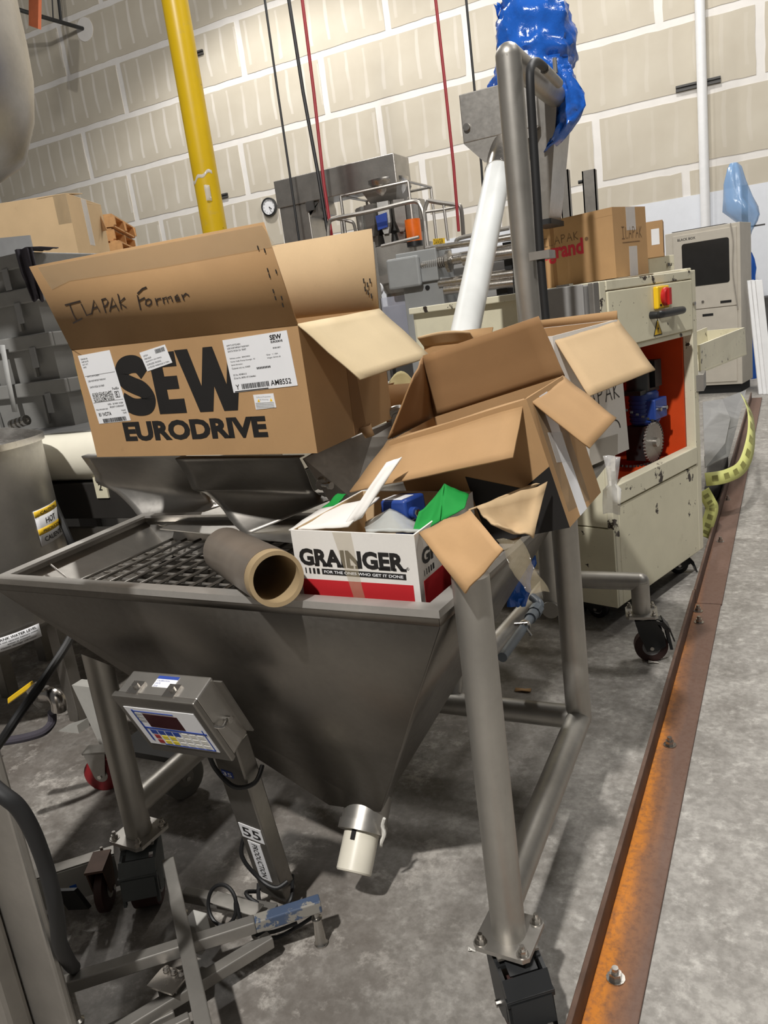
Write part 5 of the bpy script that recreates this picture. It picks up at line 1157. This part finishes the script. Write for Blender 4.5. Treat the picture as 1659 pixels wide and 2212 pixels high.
mb = MB(); mb.sweep([I_(iw+.002, .012, .10), I_(iw+.014, .02, .09), I_(iw+.012, .04, .088), I_(iw+.006, .06, .07)], .004, 8, 4); mb.tube(I_(iw, .045, .082), I_(iw+.016, .045, .082), .008, n=10); mb.build('side_latch', 'bolt_metal', SL)
MB().box(iw-.004, iw+.022, idp-.004, idp, .01, .17, I_).build('mount_bracket', 'stainless_dark', SL, smooth=0)
# post
Pb, Pt = V((-1.187, 1.372, .045)), V((-1.132, 1.235, .60)); pd = (Pt-Pb).normalized(); px_ = (V((1, -.09, 0)) - pd*pd.dot(V((1, -.09, 0)))).normalized(); py_ = pd.cross(px_)
if py_.y < 0: py_ = -py_
PFm = Fr(Pb, Matrix((px_, py_, pd)).transposed()); PLn = (Pt-Pb).length
po = MB().box(-.042, .042, 0, .05, 0, PLn, PFm).build('post', 'stainless_dark', SL, bevel=.004, smooth=0)
def plab(u, w0, w1, v, h, txt, mat='label_paper', tm='ink', vert=False, name='label'):
    l_ = MB().box(u, u+w1, -.0012, 0, v, v+h, PFm).build(name, mat, po, smooth=0); mb = MB()
    if vert: mb.text(txt, PFm(u+w1*.25, -.0014, v+h*.95), -pd, px_, w=h*.88, h=w1*.45, bold=.01, lift=.0004)
    else: mb.text(txt, PFm(u+w1*.1, -.0014, v+h*.18), px_, pd, w=w1*.8, h=h*.64, bold=.01, lift=.0006)
    mb.build('print', tm, l_, smooth=0)
plab(-.030, 0, .034, PLn-.115, .020, '35', 'blue_print', 'label_paper'); plab(-.034, 0, .070, .235, .052, '55'); plab(-.022, 0, .040, .075, .150, 'PRODUCTION', vert=True)
# base bars
def bar(p0, p1, w, h, mt='galvanised', name='base_bar', off=0):
    p0, p1 = V(p0), V(p1); d = (p1-p0).normalized(); s_ = d.cross(V((0, 0, 1))).normalized(); return MB().obox(p0 - s_*w/2 - V((0, 0, h)), p1-p0, s_*w, V((0, 0, h))).build(name, mt, SL, bevel=.003, smooth=0)
a0, a1 = V((-1.47, .905, .135)), V((-.998, 1.322, .135))
bar(a0, lerp(a0, a1, .74), .032, .032); bar(lerp(a0, a1, .74), a1, .032, .032, 'blue_worn')
bar(V((-1.455, 1.295, .170)), V((-1.02, .90, .170)), .034, .034, 'galvanised')
bar(V((-1.10, 1.235, .075)), V((-1.30, .88, .075)), .032, .03, 'galvanised'); bar(V((-1.44, 1.31, .060)), V((-1.15, 1.33, .060)), .03, .03, 'galvanised')
bar(V((-1.32, 1.29, .085)), V((-1.165, 1.285, .085)), .045, .004, 'stainless_dark', 'base_plate')
for k in range(3): bar(V((-1.42+.045*k, .80, .05)), V((-1.26+.045*k, 1.0, .05)), .022, .02, 'galvanised')
q0 = at(405, 2000, Z=.10); MB().box(q0.x, q0.x+.045, q0.y-.02, q0.y+.03, .04, .125).build('spacer_block', 'frame_paint', SL, bevel=.003, smooth=0)
q0 = at(333, 2115, Z=.10); MB().box(q0.x-.005, q0.x+.07, q0.y-.02, q0.y+.04, .095, .10).build('corner_bracket', 'stainless_bright', SL, smooth=0); MB().box(q0.x+.0, q0.x+.06, q0.y-.0, q0.y+.04, .04, .095).build('load_cell', 'stainless_dark', SL, bevel=.003)
for k in range(3): MB().ball((q0.x+.012+.022*k, q0.y+.03, .103), .009, 8).build('weld_dot', 'stainless_bright', SL)
fp = V((-1.010, 1.312, 0)); mb = MB(); mb.lathe([(.016, 0), (.018, .006), (.014, .012), (.012, .075), (.014, .08), (.007, .082), (.007, .105)], Fr(fp), 14); mb.build('levelling_foot', 'bolt_metal', SL)
for p in ((-1.46, .93), (-1.44, 1.285), (-1.05, .93)): MB().lathe([(.016, 0), (.018, .006), (.012, .012), (.012, .10)], Fr((*p, 0)), 12).build('levelling_foot', 'bolt_metal', SL)
# cables
def scable(pts, r=.0055): return MB().sweep(pts, r, 8, 6).build('cable', 'cable_black', SL)
scable([PFm(-.050, -.004, PLn-.035), PFm(-.03, -.015, PLn-.08), PFm(.02, -.02, PLn-.115), PFm(.056, .01, PLn-.12), PFm(.05, .055, PLn-.11)])
scable([PFm(-.046, .02, .22), PFm(-.052, -.01, .16), PFm(-.01, -.016, .10), PFm(.04, -.016, .085), PFm(.062, .01, .088)])
scable([PFm(-.048, -.0, .0), PFm(-.06, -.03, .03), PFm(-.03, -.04, .025), PFm(.03, -.03, .0), PFm(.065, 0, .03), PFm(.03, .06, .03)]); scable([PFm(-.05, .01, .02), PFm(-.02, -.03, .005), PFm(.04, -.04, -.015), PFm(.06, .01, .0)])
lp = at(480, 1955, Z=.10); scable([lp + V((.045*math.cos(t_), .02*math.sin(t_), .045*math.sin(t_))) for t_ in [k*.55 for k in range(13)]] + [lp + V((.07, -.01, -.05)), lp + V((.12, .02, -.07)), lp + V((.18, .06, -.06))], .005)
lp = at(585, 2010, Z=.02); scable([lp + V((-.10, .06, .03)), lp + V((-.05, -.02, .01)), lp + V((.02, -.02, 0)), lp + V((.06, .03, 0)), lp + V((.10, .06, .02))], .005)

# ================================================================== HEATED TANK
TC = V((-2.98, 1.97, 0)); TRd = .40
TK = thing('hot_tank', 'round grey stainless tank with HOT CALIENTE label behind the hopper', 'tank', (TC.x, TC.y, 0))
MB().lathe([(.16, .36), (TRd-.02, .50), (TRd, .55), (TRd, 1.215)], Fr((TC.x, TC.y, 0)), 48).build('tank_shell', 'stainless', TK)
MB().lathe([(TRd+.014, 1.205), (TRd+.014, 1.23), (TRd-.02, 1.24), (.30, 1.262), (.05, 1.285), (.001, 1.286)], Fr((TC.x, TC.y, 0)), 48).build('tank_lid', 'stainless_bright', TK)
def cyl_hit(x, y, R=TRd):
    d = ray(x, y); o = CAM - TC; a = d.x**2 + d.y**2; b = 2*(o.x*d.x + o.y*d.y); c = o.x**2 + o.y**2 - R*R; D = b*b-4*a*c
    t_ = (-b - math.sqrt(max(D, 0)))/(2*a); return CAM + d*t_
def cyl_label(x0, y0, x1, y1, slant, mat, name, R, rows=(1, 1), parent=TK):
    n = 6; g = [[cyl_hit(x0+(x1-x0)*j/n + slant[0]*i/n, y0+(y1-y0)*i/n + slant[1]*j/n, R) for j in range(n+1)] for i in range(n+1)]
    return MB().grid(g).build(name, mat, parent, solid=.0008), g
# curved warning label near the silhouette, wrapped on the shell by angle
def ring_label(a0, a1, z0, z1, mat, name, R, parent=TK):
    g = [[V((TC.x+R*math.cos(a), TC.y+R*math.sin(a), z0+(z1-z0)*i/2)) for a in [math.radians(a0+(a1-a0)*j/8) for j in range(9)]] for i in range(3)]
    return MB().grid(g).build(name, mat, parent, solid=.0006)
lb1 = ring_label(10, 40, .80, .945, 'label_paper', 'warning_label', TRd+.001)
for z_ in (.885, .922): pass
ring_label(10, 40, .918, .943, 'warn_yellow', 'caution_band', TRd+.002, lb1); ring_label(10, 40, .845, .870, 'warn_yellow', 'caution_band', TRd+.002, lb1)
def ring_text(txt, ac, z, h, wang, R, parent, mat='ink'):
    vs, fs = text_geo(txt, .012, 0); xs = [p[0] for p in vs]; ys = [p[1] for p in vs]; sx = 1/(max(xs)-min(xs)); sy = h/(max(ys)-min(ys)); mb = MB()
    mb.add([V((TC.x+R*math.cos(math.radians(ac+wang*((p[0]-min(xs))*sx-.5))), TC.y+R*math.sin(math.radians(ac+wang*((p[0]-min(xs))*sx-.5))), z+(p[1]-min(ys))*sy)) for p in vs], fs); return mb.build('print', mat, parent, smooth=0)
ring_text('CAUTION', 25, .923, .013, 19, TRd+.0028, lb1); ring_text('HOT', 25, .880, .024, 12, TRd+.0028, lb1); ring_text('PRECAUCION', 25, .850, .012, 21, TRd+.0028, lb1); ring_text('CALIENTE', 25, .812, .020, 22, TRd+.0028, lb1)
ctr = cyl_hit(60, 1455); ang = math.degrees(math.atan2(ctr.y-TC.y, ctr.x-TC.x)); zc = max(ctr.z, .46)
lb2 = ring_label(ang-13, ang+13, zc+.0, zc+.055, 'label_paper', 'water_label', TRd+.001)
ring_text('TANK WATER LEVEL', ang, zc+.040, .010, 22, TRd+.0022, lb2); ring_text('Do not operate heaters unless', ang, zc+.028, .007, 23, TRd+.0022, lb2); ring_text('water is present', ang, zc+.017, .007, 13, TRd+.0022, lb2); ring_text('Heater damage will occur', ang, zc+.006, .007, 20, TRd+.0022, lb2)
for a in (20, 140, 260): x, y = TC.x+.33*math.cos(math.radians(a)), TC.y+.33*math.sin(math.radians(a)); MB().box(x-.03, x+.03, y-.03, y+.03, 0, .56).build('leg', 'stainless_dark', TK, bevel=.003)
MB().sweep([V((TC.x-.05, TC.y-.41, 1.02)), V((TC.x+.0, TC.y-.43, 1.0)), V((TC.x+.0, TC.y-.43, .95)), V((TC.x-.05, TC.y-.41, .93))], .01, 10, 5).build('handle', 'bolt_metal', TK)
# drain valve
vy = 1.50
vb = at(88, 1502, Y=vy); mb = MB(); mb.tube(at(72, 1490, Y=vy+.08), vb + V((.02, -.01, -.012)), .022, n=14); mb.tube(vb - V((.012, -.02, 0)), vb + V((.022, -.012, -.014)), .030, n=8)
dvv = mb.build('valve_body', 'galvanised', TK)
MB().sweep([vb, at(112, 1500, Y=vy-.01), at(125, 1512, Y=vy-.02), at(128, 1532, Y=vy-.02)], .024, 14, 4).build('pipe_elbow', 'stainless_bright', dvv)
MB().obox(at(66, 1486, Y=vy-.02), at(16, 1522, Y=vy-.03)-at(66, 1486, Y=vy-.02), V((.006, .0, .022)), V((0, .012, 0))).build('valve_lever', 'yellow_plastic', dvv, bevel=.003)
MB().sweep([at(64, 1492, Y=vy-.02), at(80, 1478, Y=vy-.02), at(95, 1482, Y=vy-.01)], .009, 8, 3).build('lever_stem', 'bolt_metal', dvv)
MB().sweep([at(112, 1538, Y=1.56), at(112, 1560, Y=1.56), at(95, 1580, Y=1.52), at(60, 1592, Y=1.48), at(18, 1600, Y=1.44), at(-30, 1606, Y=1.4)], .014, 10, 5).build('drain_hose', 'rag_cloth', dvv)
PC = MB().sweep([at(78, 1000, Y=2.3), at(110, 1070, Y=2.25), at(150, 1165, Y=2.2), at(190, 1260, Y=2.2), at(160, 1360, Y=1.75), at(100, 1460, Y=1.5), at(40, 1545, Y=1.40), at(10, 1590, Y=1.36), at(-40, 1660, Y=1.33)], .014, 10, 6).build('power_cord', 'cable_black', None); tag(PC, 'black power cord running down past the grey tank and the yellow valve lever', 'cord')

# ================================================================== BELT CONVEYOR, TOTES, CARTONS ON THE LEFT
CV = thing('belt_conveyor', 'wide belt conveyor with stained white belt behind the hopper', 'conveyor', (-3.0, 3.0, 0)); x0, x1 = -5.2, -1.62
prof = [(3.62, 1.175)] + [(2.52 + .0, 1.18)] + [(2.50-.10*math.sin(math.radians(t_)), 1.075+.105*math.cos(math.radians(t_))) for t_ in range(0, 181, 15)] + [(3.62, .972)]
MB().prism([(y, z) for y, z in prof], V((x0, 0, 0)), (0, 1, 0), (0, 0, 1), (1, 0, 0), x1-x0).build('belt', 'belt_white', CV, smooth=40)
MB().box(x0, x1, 2.55, 3.62, 1.181, 1.186).build('belt_cover', 'grey_plastic', CV, smooth=0)
MB().box(x0, x1, 2.44, 3.6, .80, .965).build('side_frame', 'hatch_dark', CV, bevel=.004, smooth=0); MB().box(x0, x1, 2.42, 2.45, .70, .76).build('rail', 'stainless_dark', CV, smooth=0)
p = at(218, 1052, Y=2.435); nl = MB().box(p.x-.035, p.x+.035, 2.432, 2.44, p.z-.05, p.z+.045).build('number_plate', 'cream_plain', CV, smooth=0); MB().text('2', V((p.x-.010, 2.431, p.z-.014)), (1, 0, 0), (0, 0, 1), h=.032, bold=.015).build('print', 'ink', nl, smooth=0)
for x in (-5.0, -3.4, -1.75):
    for y in (2.55, 3.5): MB().box(x-.03, x+.03, y-.03, y+.03, 0, .80).build('leg', 'stainless_dark', CV, smooth=0)
# grey crates
def crate(z0, h, label, xr, w=.62, top=True):
    r = thing('grey_crate', label, 'crate', (xr-w/2, 3.0, z0), 'grey crates stacked on the conveyor'); x0_ = xr-w; y0, y1 = 2.78, 3.3; k = .03; mb = MB()
    lo = [V((x0_+k, y0+k, z0)), V((xr-k, y0+k, z0)), V((xr-k, y1-k, z0)), V((x0_+k, y1-k, z0))]; hi = [V((x0_, y0, z0+h)), V((xr, y0, z0+h)), V((xr, y1, z0+h)), V((x0_, y1, z0+h))]
    mb.add(lo+hi, [(3, 2, 1, 0), (0, 1, 5, 4), (1, 2, 6, 5), (2, 3, 7, 6), (3, 0, 4, 7)]); mb.build('body', 'grey_tote', r, solid=.006, smooth=0)
    mb = MB(); e = .022; mb.box(x0_-e, xr+e, y0-e, y0, z0+h-.07, z0+h); mb.box(x0_-e, xr+e, y1, y1+e, z0+h-.07, z0+h); mb.box(x0_-e, x0_, y0, y1, z0+h-.07, z0+h); mb.box(xr, xr+e, y0, y1, z0+h-.07, z0+h); mb.build('rim', 'grey_tote', r, bevel=.006, smooth=0)
    mb = MB(); mb.box(xr-.13, xr-.09, y0-.03, y0-.022, z0+h-.16, z0+h-.06); mb.build('latch', 'grey_plastic', r, bevel=.003)
    for s_ in (.25, .75): MB().box(x0_+w*s_-.008, x0_+w*s_+.008, y0-.004, y0+.012, z0+.02, z0+h-.07).build('rib', 'grey_tote', r, smooth=0)
    return r
crate(1.187, .235, 'lowest grey plastic crate of the stack on the conveyor', -3.07, w=.72); crate(1.424, .225, 'grey plastic crate second from the bottom of the stack', -3.10); crate(1.651, .215, 'grey plastic crate second from the top of the stack', -3.13); crate(1.868, .16, 'topmost grey plastic crate with a dark rag over its edge', -3.16)
rows = [[at(40+5*i+(38-2.2*i)*j/7, 574+12.5*i+4*math.sin(j*1.3), Y=2.742-.014*math.sin(j*1.7+i*.4)) for j in range(8)] for i in range(7)]
rows[0] = [V((p.x, p.y, 2.036)) for p in rows[0]]
rows = [[p + V((0, .16, .0)) for p in rows[0]]] + [[p + V((0, .05, .002)) for p in rows[0]]] + rows
rg = MB().grid(rows).build('rag', 'rag_cloth', None, solid=.004, smooth=70); tag(rg, 'dark grey rag draped over the topmost crate', 'rag')
ST = thing('strap_ratchet', 'grey lashing strap with coil spring buckle down the front of the crates', 'strap', at(35, 900, Y=2.7)); MB().ribbon([at(5, 745, Y=2.735), at(18, 820, Y=2.735), at(32, 890, Y=2.735)], .035, (0, -1, 0)).build('webbing', 'label_grey', ST, solid=.002)
mb = MB()
for k in range(4): q_ = at(26+9*k, 918-3*k, Y=2.72); mb.ring(q_, q_ + V((.018, 0, .003)), .026, .012, 14)
mb.build('spring_coil', 'bolt_metal', ST)['kind'] = 'stuff'
# grey housing behind and the large carton
HG = thing('grey_enclosure', 'tall dark grey machine enclosure behind the crates', 'machine', (-4.4, 4.1, 0)); xr = at(200, 880, Y=3.75).x
MB().box(xr-1.5, xr, 3.75, 4.9, 0, 1.98).build('housing', 'grey_plastic', HG, bevel=.01, smooth=0); MB().box(at(78, 700, Y=3.73).x, at(140, 800, Y=3.73).x, 3.70, 3.75, .3, 1.95).build('door', 'hatch_dark', HG, bevel=.004, smooth=0)
c0 = at(142, 418, Y=4.0); c1 = at(205, 452, Y=4.45)
BC = Carton('large_carton', 'large plain brown carton with raised flap above the grey crates', (c0.x-1.35*math.cos(math.radians(22)), 4.0-1.35*math.sin(math.radians(22)), 1.982, 1.35, .55, c0.z-1.982, 22, 0, 0), 'kraft_light', None); BC.flap('back', .25, -95, 'kraft_light'); BC.flap('front', .27, -82, 'kraft_light'); BC.flap('right', .2, -92, 'kraft_light')
MB().slab([at(204, 440, Y=4.5), at(231, 497, Y=4.42), at(212, 502, Y=4.5)], .005).build('torn_flap', 'kraft_dark', BC.root, smooth=0)
MB().box(BC.w-.09, BC.w+.001, -.0012, 0, BC.h-.18, BC.h, BC.f).build('tape_strip', 'clear_tape', BC.root, smooth=0); MB().box(BC.w, BC.w+.0015, .22, .30, BC.h-.30, BC.h, BC.f).build('tape_strip', 'clear_film', BC.root, smooth=0)
GP = thing('grey_divider', 'flat grey plastic divider sheets standing behind the topmost crate', 'divider', at(40, 560, Y=3.5)); GC_ = lambda p: V((p.x, p.y, max(p.z, 1.188)))
MB().slab([GC_(p) for p in (at(-40, 518, Y=3.42), at(62, 508, Y=3.42), at(72, 552, Y=3.42), at(75, 1000, Y=3.42), at(-40, 1000, Y=3.42))], .012).build('sheet', 'grey_plastic', GP, smooth=0); MB().slab([GC_(p) for p in (at(70, 552, Y=3.52), at(108, 548, Y=3.52), at(118, 600, Y=3.52), at(160, 950, Y=3.52), at(70, 950, Y=3.52))], .012).build('sheet', 'grey_plastic', GP, smooth=0)
# pallets
zt = at(250, 458, Y=6.5).z; xc = at(252, 500, Y=6.5).x; ph = .128
def pallet(z0, label, dx):
    f = Fr((xc+dx, 6.5, z0), rotm(31)); r = thing('pallet', label, 'pallet', (xc+dx, 6.5, z0), 'pallets in the stack'); w = 1.1
    prof = [(0, .016), (-.12, .016), (-.14, .05), (-.18, .062), (-.38, .062), (-.42, .05), (-.44, .016), (-.66, .016), (-.68, .05), (-.72, .062), (-.92, .062), (-.96, .05), (-.98, .016), (-w, .016), (-w, .110), (0, .110)]
    for y in (0, .5, 1.0): MB().prism(prof, f(0, y, 0), f.x, f.z, f.y, .04).build('stringer', 'wood', r, smooth=0)
    for k in range(7): MB().box(-.02-.17*k-.09, -.02-.17*k, 0, 1.04, .110, .126, f).build('deck_board', 'wood', r, smooth=0)
    for k in (0, 3, 6): MB().box(-.02-.17*k-.09, -.02-.17*k, 0, 1.04, 0, .016, f).build('deck_board', 'wood', r, smooth=0)
    return r
n_p = int(zt/ph); names = ['topmost', 'second', 'third', 'fourth']
ph = zt/n_p
for k in range(n_p):
    i = n_p-1-k
    pallet(ph*k, '%s wooden pallet from the top of the stack behind the large carton' % names[i] if i < 4 else 'wooden pallet in the hidden lower part of the stack behind the large carton', .04*math.sin(k*2.1))

# ---- carts and casters under the tank
TS = thing('tank_trolley', 'low grey frame trolley with red wheels under the tank', 'trolley', (-2.2, 1.8, 0))
MB().obox(at(155, 1480, Y=1.85), at(235, 1650, Y=1.85)-at(155, 1480, Y=1.85), V((.09, 0, 0)), V((0, .05, 0))).build('frame_leg', 'frame_paint', TS, smooth=0)
for a_, b_ in (((10, 1640), (172, 1590)), ((15, 1660), (110, 1622))): p0, p1 = at(*a_, Y=1.95), at(*b_, Y=1.98); MB().obox(p0, p1-p0, V((0, .06, 0)), V((0, 0, .05))).build('frame_rail', 'frame_paint', TS, smooth=0)
p0 = at(40, 1640, Y=2.0); MB().box(p0.x-.25, p0.x+.25, 1.98, 2.03, p0.z-.02, p0.z+.16).build('side_board', 'stainless_dark', TS, smooth=0)
def plain_caster(root, c, R, yaw, tread, fork='galvanised', w=.035):
    f = Fr(c, rotm(yaw)); fw = axis_frame(f(0, -w/2, 0), f.y); k_ = MB(); 
    for s_ in (-1, 1): k_.prism([(-.02, .0), (.02, 0), (.04, R+.03), (-.04, R+.03)], f(0, s_*(w/2+.006), 0), f.x, f.z, f.y, s_*.004)
    k_.box(-.045, .045, -w/2-.01, w/2+.01, R+.025, R+.032, f); k = k_.build('caster', fork, root, smooth=0)
    MB().lathe([(R-.01, 0), (R, .005), (R, w-.005), (R-.01, w)], fw, 26).build('wheel', tread, k); MB().lathe([(R*.4, -.001), (R*.4, w+.001)], fw, 16).build('wheel_hub', 'galvanised', k); MB().tube(f(0, -w/2-.014, 0), f(0, w/2+.014, 0), .008, n=8).build('axle_bolt', 'bolt_metal', k)
    return k
plain_caster(TS, V((-2.13, 1.70, .065)), .065, 20, 'wheel_red'); plain_caster(TS, V((-2.75, 1.62, .065)), .065, 20, 'wheel_red')
GC = thing('grey_cart', 'cart with pale grey wheel rolled behind the weighing indicator post', 'cart', (-1.8, 1.75, 0)); plain_caster(GC, V((-1.80, 1.745, .075)), .075, 75, 'wheel_grey', w=.045)
MB().box(-2.0, -1.68, 1.66, 1.84, .185, .205).build('deck', 'hatch_dark', GC, smooth=0)
LT = thing('low_trolley', 'low galvanised trolley rail with rusty caster and blue tape at its end', 'trolley', (-1.8, 1.25, 0)); a_, b_ = at(100, 1893, Z=.13), at(246, 1846, Z=.13); d = (b_-a_).normalized(); s_ = d.cross(V((0, 0, 1)))
a_ = a_ - d*.25
MB().obox(a_, b_-a_, s_*.004, V((0, 0, -.10))).build('rail_web', 'frame_paint', LT, smooth=0); MB().obox(a_, b_-a_, -s_*.04, V((0, 0, .004))).build('rail_flange', 'galvanised', LT, smooth=0); MB().obox(a_ - V((0, 0, .1)), b_-a_, -s_*.04, V((0, 0, .004))).build('rail_flange', 'galvanised', LT, smooth=0)
q_ = a_ + d*.30; MB().obox(q_ - V((0, 0, .10)) + s_*.0045, d*.018, s_*.001, V((0, 0, .05))).build('blue_tape', 'blue_tape', LT, smooth=0)
bolt(b_ - d*.03 - s_*.015 + V((0, 0, .004)), LT, .008)
k = plain_caster(LT, V((-1.668, 1.245, .06)), .06, -60, 'wheel_tread', 'rust_dark', .03); MB().obox(V((-1.72, 1.17, .05)), V((.055, .02, 0)), V((.0, -.012, .0)), V((-.01, -.02, .075))).build('brake_pedal', 'black_plastic', LT, smooth=0)

# ================================================================== NEAR LEFT: MIXER FRAME, HOSE AND BOWL
MX = thing('machine_post', 'bent stainless machine post cut by the picture edge close to the camera', 'post', (-1.6, .80, 0))
MB().box(-1.85, -1.283, .80, .82, 0, 1.7).build('post', 'stainless', MX, bevel=.006, smooth=0)
MB().box(-1.85, -1.395, .745, .80, 0, 1.7).build('post_cover', 'stainless', MX, bevel=.012, smooth=0)
KT = thing('steel_kettle', 'rounded stainless kettle in the upper corner, cut by the picture edge', 'kettle', (-2.54, 1.93, 0))
MB().lathe([(.01, 2.12), (.2, 2.135), (.31, 2.2), (.37, 2.33), (.395, 2.45), (.40, 2.56), (.40, 3.0)], Fr((-2.54, 1.93, 0)), 48).build('bowl', 'stainless', KT)
MB().box(-3.75, -3.6, 1.85, 2.0, .02, 2.8).build('column', 'stainless', KT, bevel=.01, smooth=0); MB().box(-3.85, -3.5, 1.75, 2.1, 0, .02).build('base_plate', 'stainless', KT, smooth=0); MB().box(-3.65, -2.9, 1.89, 1.97, 2.6, 2.72).build('bracket', 'stainless', KT, smooth=0)
HS = MB().sweep([at(-90, 1640, Y=.74), at(0, 1712, Y=.74), at(40, 1745, Y=.75), at(72, 1800, Y=.76), at(98, 1870, Y=.77), at(116, 1940, Y=.77), at(124, 1990, Y=.78), at(130, 2040, Y=.80), at(150, 2080, Y=.86), at(160, 2090, Y=.95)], .0145, 12, 6).build('black_hose', 'black_rubber', None); tag(HS, 'thick black hose looping down the steel post close to the camera', 'hose')

# ================================================================== SMALL LITTER
for (x, y, sz, mt, lb) in ((1130, 1490, .03, 'kraft', 'torn brown cardboard scrap on the floor under the rear frame'), (1412, 1430, .02, 'dirt_crumb', 'white crumb of paper on the floor by the rear caster'), (1020, 2052, .009, 'paper', 'small pale plastic stub on the floor beside the front foot plate')):
    p = at(x, y, Z=.004); g_ = [[p + V((sz*(j-1)*(1+.2*math.sin(i*3)), sz*.6*(i-1), .006*math.sin(i*2+j))) for j in range(3)] for i in range(3)]
    o_ = MB().grid(g_).build('floor_scrap', mt, None, solid=.003); tag(o_, lb, 'scrap')
p = at(826, 1800, Y=1.52); tg = MB().sweep([at(830, 1768, Y=1.50), at(826, 1785, Y=1.50), at(831, 1800, Y=1.50), at(824, 1820, Y=1.50)], .004, 6, 3); rows = [[at(824+6*j+ (2 if i < 4 else -4)*(i/6), 1782+8*i, Y=1.50) for j in range(2)] for i in range(7)]
tg.grid(rows); o_ = tg.build('paper_tag', 'paper', None, solid=.001); tag(o_, 'torn white tag hanging by the hopper outlet', 'tag')
